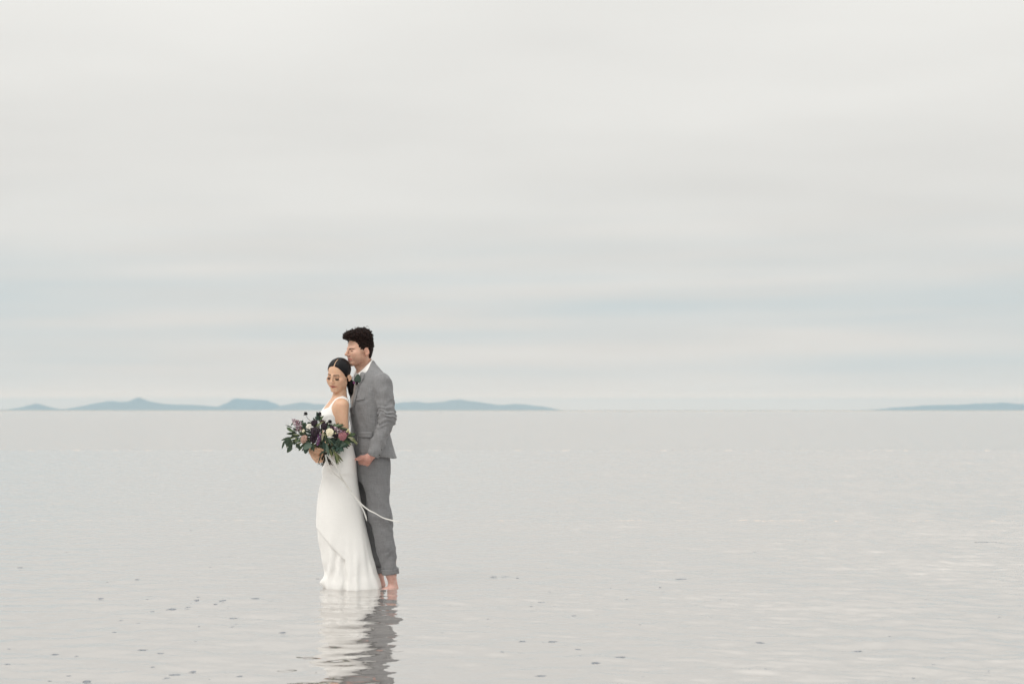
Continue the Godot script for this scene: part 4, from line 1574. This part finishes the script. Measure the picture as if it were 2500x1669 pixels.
	var curly := [leaf_mesh(0.75, 0.5, 0.5, grey, 1.0), leaf_mesh(0.6, 0.6, 0.4, mat("sage leaf", lin(0.045, 0.085, 0.065), 0.7, 0.35), 1.0)]
	for k in 34:
		var t := rng.randf() * TAU
		var rr := sqrt(rng.randf())
		var x := 1450.0 + cos(t) * 95.0 * rr
		var y := 940.0 + sin(t) * 80.0 * rr
		place_leaf(root, base, curly[k % 2], bq(x, y, 0.34), bq(x + cos(t) * 60.0, y + sin(t) * 50.0 + 10.0, 0.355 + rng.randf_range(0, 0.02)), Vector3(rng.randf_range(-1, 1), rng.randf_range(-0.4, 1), 1.0).normalized())
	# flowers
	var rose := petal_mesh(mat("mauve pink petal", lin(0.31, 0.135, 0.150), 0.7, 0.3), -0.25, 0.02)
	var blush := petal_mesh(mat("blush petal", lin(0.36, 0.230, 0.185), 0.7, 0.3), -0.25, 0.02)
	var cream := petal_mesh(mat("cream petal", lin(0.80, 0.74, 0.56), 0.7, 0.3), 0.1, 0.0)
	var white := petal_mesh(mat("white petal", lin(0.78, 0.74, 0.66), 0.7, 0.3), -0.1, 0.03)
	var plum := petal_mesh(mat("black plum petal", lin(0.016, 0.006, 0.014), 0.55, 0.4), -0.1, 0.06)
	var wine := petal_mesh(mat("wine petal", lin(0.035, 0.008, 0.018), 0.55, 0.4), -0.1, 0.06)
	var yellow := mat("yellow heart", lin(0.55, 0.42, 0.10), 0.8)
	var black := mat("black heart", lin(0.006, 0.005, 0.006), 0.7)
	var mauve := mat("mauve heart", lin(0.26, 0.08, 0.11), 0.8)
	var lime := mat("pale green heart", lin(0.42, 0.44, 0.20), 0.8)
	flower("rose", root, base, bq(1545, 735, 0.365), 0.0285, Vector3(0.25, 0.10, 1.0).normalized(), rose, 20, 0.10, 1.15, mauve, "mauve pink rose")
	flower("rose", root, base, bq(715, 800, 0.355), 0.0300, Vector3(-0.45, 0.35, 0.85).normalized(), blush, 18, 0.10, 1.10, mauve, "blush rose seen half from the side")
	flower("ranunculus", root, base, bq(1262, 650, 0.370), 0.0290, Vector3(0.05, 0.20, 1.0).normalized(), cream, 26, 0.25, 1.30, yellow, "cream ranunculus with a yellow heart")
	flower("ranunculus", root, base, bq(815, 525, 0.325), 0.0210, Vector3(-0.3, 0.5, 0.8).normalized(), white, 16, 0.2, 1.2, lime)
	flower("ranunculus", root, base, bq(700, 625, 0.345), 0.0125, Vector3(-0.2, 0.3, 0.9).normalized(), cream, 10, 0.2, 1.2, lime)
	flower("anemone", root, base, bq(950, 655, 0.370), 0.0370, Vector3(-0.2, 0.05, 1.0).normalized(), plum, 14, 0.5, 1.40, lime, "large black plum flower with a pale heart")
	flower("anemone", root, base, bq(925, 455, 0.335), 0.0250, Vector3(-0.2, 0.5, 0.9).normalized(), plum, 14, 0.3, 1.25, black)
	flower("anemone", root, base, bq(1140, 535, 0.345), 0.0250, Vector3(0.1, 0.35, 0.9).normalized(), plum, 14, 0.3, 1.25, black)
	flower("anemone", root, base, bq(1110, 440, 0.325), 0.0200, Vector3(0.3, 0.5, 0.8).normalized(), wine, 12, 0.3, 1.2, black)
	flower("anemone", root, base, bq(905, 800, 0.365), 0.0280, Vector3(-0.2, -0.2, 1.0).normalized(), plum, 14, 0.4, 1.35, black)
	flower("anemone", root, base, bq(1310, 560, 0.345), 0.0180, Vector3(0.2, 0.4, 0.9).normalized(), wine, 12, 0.3, 1.2, black)
	flower("anemone", root, base, bq(1390, 720, 0.350), 0.0170, Vector3(0.1, 0.1, 1.0).normalized(), plum, 12, 0.3, 1.2, lime)
	var floret := mat("lilac floret", Color.WHITE, 0.75, 0.3)
	floret.vertex_color_use_as_albedo = true
	var stem := mat("brown green stem", lin(0.030, 0.026, 0.014), 0.7)
	var pinkish := [Color(0.30, 0.19, 0.28), Color(0.46, 0.36, 0.42), Color(0.18, 0.09, 0.13), Color(0.24, 0.11, 0.13), Color(0.12, 0.08, 0.07), Color(0.56, 0.48, 0.50)]
	var purple := [Color(0.14, 0.07, 0.16), Color(0.22, 0.12, 0.24), Color(0.08, 0.03, 0.08), Color(0.18, 0.07, 0.12)]
	spray(root, base, bq(650, 620, 0.34), bq(485, 385, 0.315), 0.036, 150, floret, pinkish, stem)
	spray(root, base, bq(660, 560, 0.345), bq(560, 400, 0.33), 0.028, 60, floret, pinkish, stem)
	spray(root, base, bq(1055, 690, 0.38), bq(1000, 930, 0.375), 0.020, 110, floret, purple, stem)
	spray(root, base, bq(1520, 690, 0.36), bq(1350, 545, 0.345), 0.026, 110, floret, pinkish, stem)
	spray(root, base, bq(1530, 650, 0.35), bq(1680, 700, 0.33), 0.024, 70, floret, [Color(0.22, 0.09, 0.13), Color(0.36, 0.20, 0.28), Color(0.16, 0.06, 0.09)], stem)
	var pods := mat("black seed head", lin(0.010, 0.008, 0.009), 0.7)
	pod(root, base, bq(750, 262, 0.31), 0.0140, bq(872, 432, 0.32), pods, stem)
	pod(root, base, bq(1045, 268, 0.315), 0.0150, bq(1000, 470, 0.32), pods, stem)
	pod(root, base, bq(1263, 430, 0.34), 0.0140, bq(1245, 560, 0.34), pods, stem)
	var budm := mat("pale bud", lin(0.50, 0.48, 0.27), 0.7)
	for b in [[1655, 612, 0.0085], [1682, 662, 0.0070], [1620, 640, 0.006], [640, 600, 0.006], [1385, 690, 0.009]]:
		var sp := SphereMesh.new()
		sp.radius = b[2]
		sp.height = b[2] * 2.5
		sp.radial_segments = 12
		sp.rings = 8
		sp.material = budm
		put("bud", sp, root, bq(b[0], b[1], 0.345) - base)
	# stems gathered in the hands and fanning out below
	for k in 26:
		var f := float(k) / 25.0
		var top := bq(rng.randf_range(930, 1350), rng.randf_range(820, 960), rng.randf_range(0.285, 0.34))
		var grip := bq(1170 + rng.randf_range(-45, 45), 1110 + rng.randf_range(-15, 15), 0.305 + rng.randf_range(-0.014, 0.014))
		var end := bq(lerpf(1040, 1330, f) + rng.randf_range(-14, 14), rng.randf_range(1270, 1385), 0.315 + rng.randf_range(-0.02, 0.02))
		var pts := bez(top, top.lerp(grip, 0.7), grip, 5)
		pts.append_array(bez(grip, grip.lerp(end, 0.4), end, 4).slice(1))
		put("stem", tube(pts, 0.0022, 0.0026, stem, 6, base), root)
	var silk := mat("white silk ribbon", lin(0.60, 0.59, 0.565), 0.6, 0.4)
	silk.backlight_enabled = true
	silk.backlight = Color(0.3, 0.3, 0.3)
	var c4 := func(x: float, y: float, z: float) -> Vector3: return at(-0.3168 + 0.0006606 * x, 0.9553 - 0.0006606 * y, z)
	ribbon(root, base, [bq(1170, 1130, 0.335), c4.call(262, 150, 0.335), c4.call(310, 225, 0.330), c4.call(370, 275, 0.320), c4.call(430, 330, 0.310), c4.call(510, 440, 0.295), c4.call(600, 550, 0.280), c4.call(690, 626, 0.268), c4.call(760, 662, 0.274), c4.call(850, 712, 0.262), c4.call(945, 740, 0.268), c4.call(1045, 766, 0.262)], 0.0115, silk)
	ribbon(root, base, [bq(1200, 1120, 0.340), c4.call(340, 150, 0.338), c4.call(372, 205, 0.334), c4.call(402, 275, 0.318), c4.call(470, 385, 0.304), c4.call(560, 505, 0.290), c4.call(612, 585, 0.282), c4.call(650, 660, 0.276), c4.call(676, 745, 0.272)], 0.0125, silk)
	# the buttonhole on the lapel
	var bb := at(0.058, 1.455, 0.130)
	var bt := thing("boutonniere", OFF + bb, "round green leaf and small purple buds pinned to the grey lapel", "boutonniere")
	var rl := mat("boutonniere leaf", lin(0.035, 0.062, 0.045), 0.6, 0.4)
	place_leaf(bt, bb, leaf_mesh(0.82, 0.12, 0.12, rl, 1.0), at(0.064, 1.432, 0.128), at(0.066, 1.494, 0.132), Vector3(-0.35, 0.1, 1.0).normalized())
	place_leaf(bt, bb, leaf_mesh(0.5, 0.2, 0.2, dark), at(0.060, 1.440, 0.130), at(0.052, 1.412, 0.136), Vector3(-0.3, 0.2, 1.0).normalized())
	flower("flower", bt, bb, at(0.040, 1.432, 0.140), 0.0105, Vector3(-0.5, 0.1, 0.85).normalized(), petal_mesh(mat("purple petal", lin(0.16, 0.035, 0.13), 0.7), -0.2, 0.02), 9, 0.2, 1.1, black)
	flower("flower", bt, bb, at(0.060, 1.430, 0.140), 0.0120, Vector3(-0.2, -0.1, 1.0).normalized(), plum, 9, 0.2, 1.1, black)
	var pin := SphereMesh.new()
	pin.radius = 0.0028
	pin.height = 0.0056
	pin.material = mat("pearl pin", lin(0.8, 0.78, 0.75), 0.25)
	put("pin", pin, bt, at(0.073, 1.428, 0.140) - bb)
	print("bouquet ", Time.get_ticks_msec() - t0)

# ------------------------------------------------------------------ salt crust breaking the surface
func make_clumps() -> void:
	var m := mat("wet grey salt crust", lin(0.225, 0.252, 0.285), 0.25, 0.5)
	m.albedo_texture = noise_tex(77, 0.03, 128, Color(0.7, 0.7, 0.72), Color(1, 1, 1), 3)
	m.uv1_triplanar = true
	m.uv1_scale = Vector3(14, 14, 14)
	var shapes := []
	for k in 7: shapes.append(clump_mesh(k, m))
	# where the photograph shows them, in its pixels, with their width
	var spots := [[48, 1385, 20], [73, 1388, 10], [163, 1348, 12], [80, 1315, 8], [245, 1460, 22], [333, 1415, 20], [481, 1464, 20], [621, 1462, 24], [658, 1468, 16], [460, 1483, 18], [370, 1493, 22], [420, 1490, 24], [525, 1476, 14], [546, 1467, 24], [557, 1482, 10], [567, 1509, 26], [577, 1524, 18], [485, 1529, 12], [295, 1515, 16], [297, 1501, 10], [339, 1521, 18], [690, 1542, 22], [136, 1596, 30], [347, 1585, 34], [389, 1595, 24], [17, 1624, 22], [15, 1477, 14], [475, 1634, 22], [586, 1651, 22], [425, 1648, 34], [408, 1656, 22], [211, 1660, 30], [167, 1649, 20], [119, 1662, 16], [561, 1358, 18], [513, 1385, 10], [776, 1413, 18], [362, 1463, 14], [261, 1421, 12], [1237, 1407, 24], [1262, 1411, 14], [1207, 1406, 26], [1666, 1413, 38], [1341, 1443, 18], [1323, 1472, 26], [1297, 1482, 16], [1311, 1486, 12], [1401, 1502, 24], [1511, 1605, 34], [1323, 1649, 36], [1410, 1585, 20], [1276, 1568, 22], [1347, 1566, 26], [1225, 1593, 18], [1854, 1566, 36], [2095, 1588, 30], [2304, 1608, 18], [1842, 1347, 12], [2420, 1326, 60], [2289, 1254, 20], [1952, 1390, 10], [1452, 1618, 36], [1571, 1652, 16], [1186, 1624, 14], [2350, 1470, 8], [2240, 1500, 8]]
	for k in 90:
		var py := 1200.0 + 460.0 * sqrt(rng.randf())
		var px := rng.randf() * 2500.0
		if px > 740.0 and px < 1010.0: px -= 500.0
		spots.append([px, py, rng.randf_range(4, 13) * (py - 1001.0) / 500.0 + 2.0])
	for k in spots.size():
		var s: Array = spots[k]
		var d: float = 1.24 * 3477.0 / (s[1] - 1001.0)
		var wide: float = s[2] / 3477.0 * d
		var o := put("salt_clump" if k == 0 else "salt_clump_%03d" % k, shapes[k % 7], self, Vector3((s[0] - 1250.0) / 3477.0 * d, 0.0, 10.0 - d))
		o.position.y = water_height(o.position.x, o.position.z) - 0.0015
		o.basis = Basis(Vector3.UP, rng.randf_range(-0.5, 0.5)) * Basis.from_scale(Vector3(wide * 0.5, clampf(wide * rng.randf_range(0.05, 0.14), 0.002, 0.0065), wide * rng.randf_range(0.22, 0.75)))
		var look := "broad grey clump of salt crust breaking the shallow water"
		if o.basis.z.length() < wide * 0.32: look = "thin grey sliver of salt crust breaking the shallow water"
		elif wide < 0.035: look = "tiny grey speck of salt crust breaking the shallow water"
		tag(o, look, "salt clump", "salt clumps scattered over the water")

func clump_mesh(k: int, m: Material) -> ArrayMesh:
	# a low ragged mound, 1 across either side of its middle and 1 high
	var n := fnoise(300 + k, 1.4, 3)
	var st := SurfaceTool.new()
	st.begin(Mesh.PRIMITIVE_TRIANGLES)
	var rings := 5
	var seg := 18
	for j in rings + 1:
		var r := float(j) / rings
		for i in seg:
			var t := TAU * i / seg
			var e := 0.85 + 1.05 * n.get_noise_2d(cos(t) * 0.9, sin(t) * 0.9) + 0.3 * n.get_noise_2d(cos(t) * 3.0, sin(t) * 3.0)
			var x := cos(t) * r * e
			var z := sin(t) * r * e
			var y := (1.0 - r * r) * (0.8 + 0.5 * n.get_noise_3d(x * 1.6, 5.0, z * 1.6)) - 0.15 * r
			st.set_smooth_group(0)
			st.add_vertex(Vector3(x, y, z))
	for j in rings:
		for i in seg:
			var a := j * seg + i
			var b := j * seg + (i + 1) % seg
			for q in [a, b, b + seg, a, b + seg, a + seg]: st.add_index(q)
	st.generate_normals()
	var mesh := st.commit()
	mesh.surface_set_material(0, m)
	return mesh
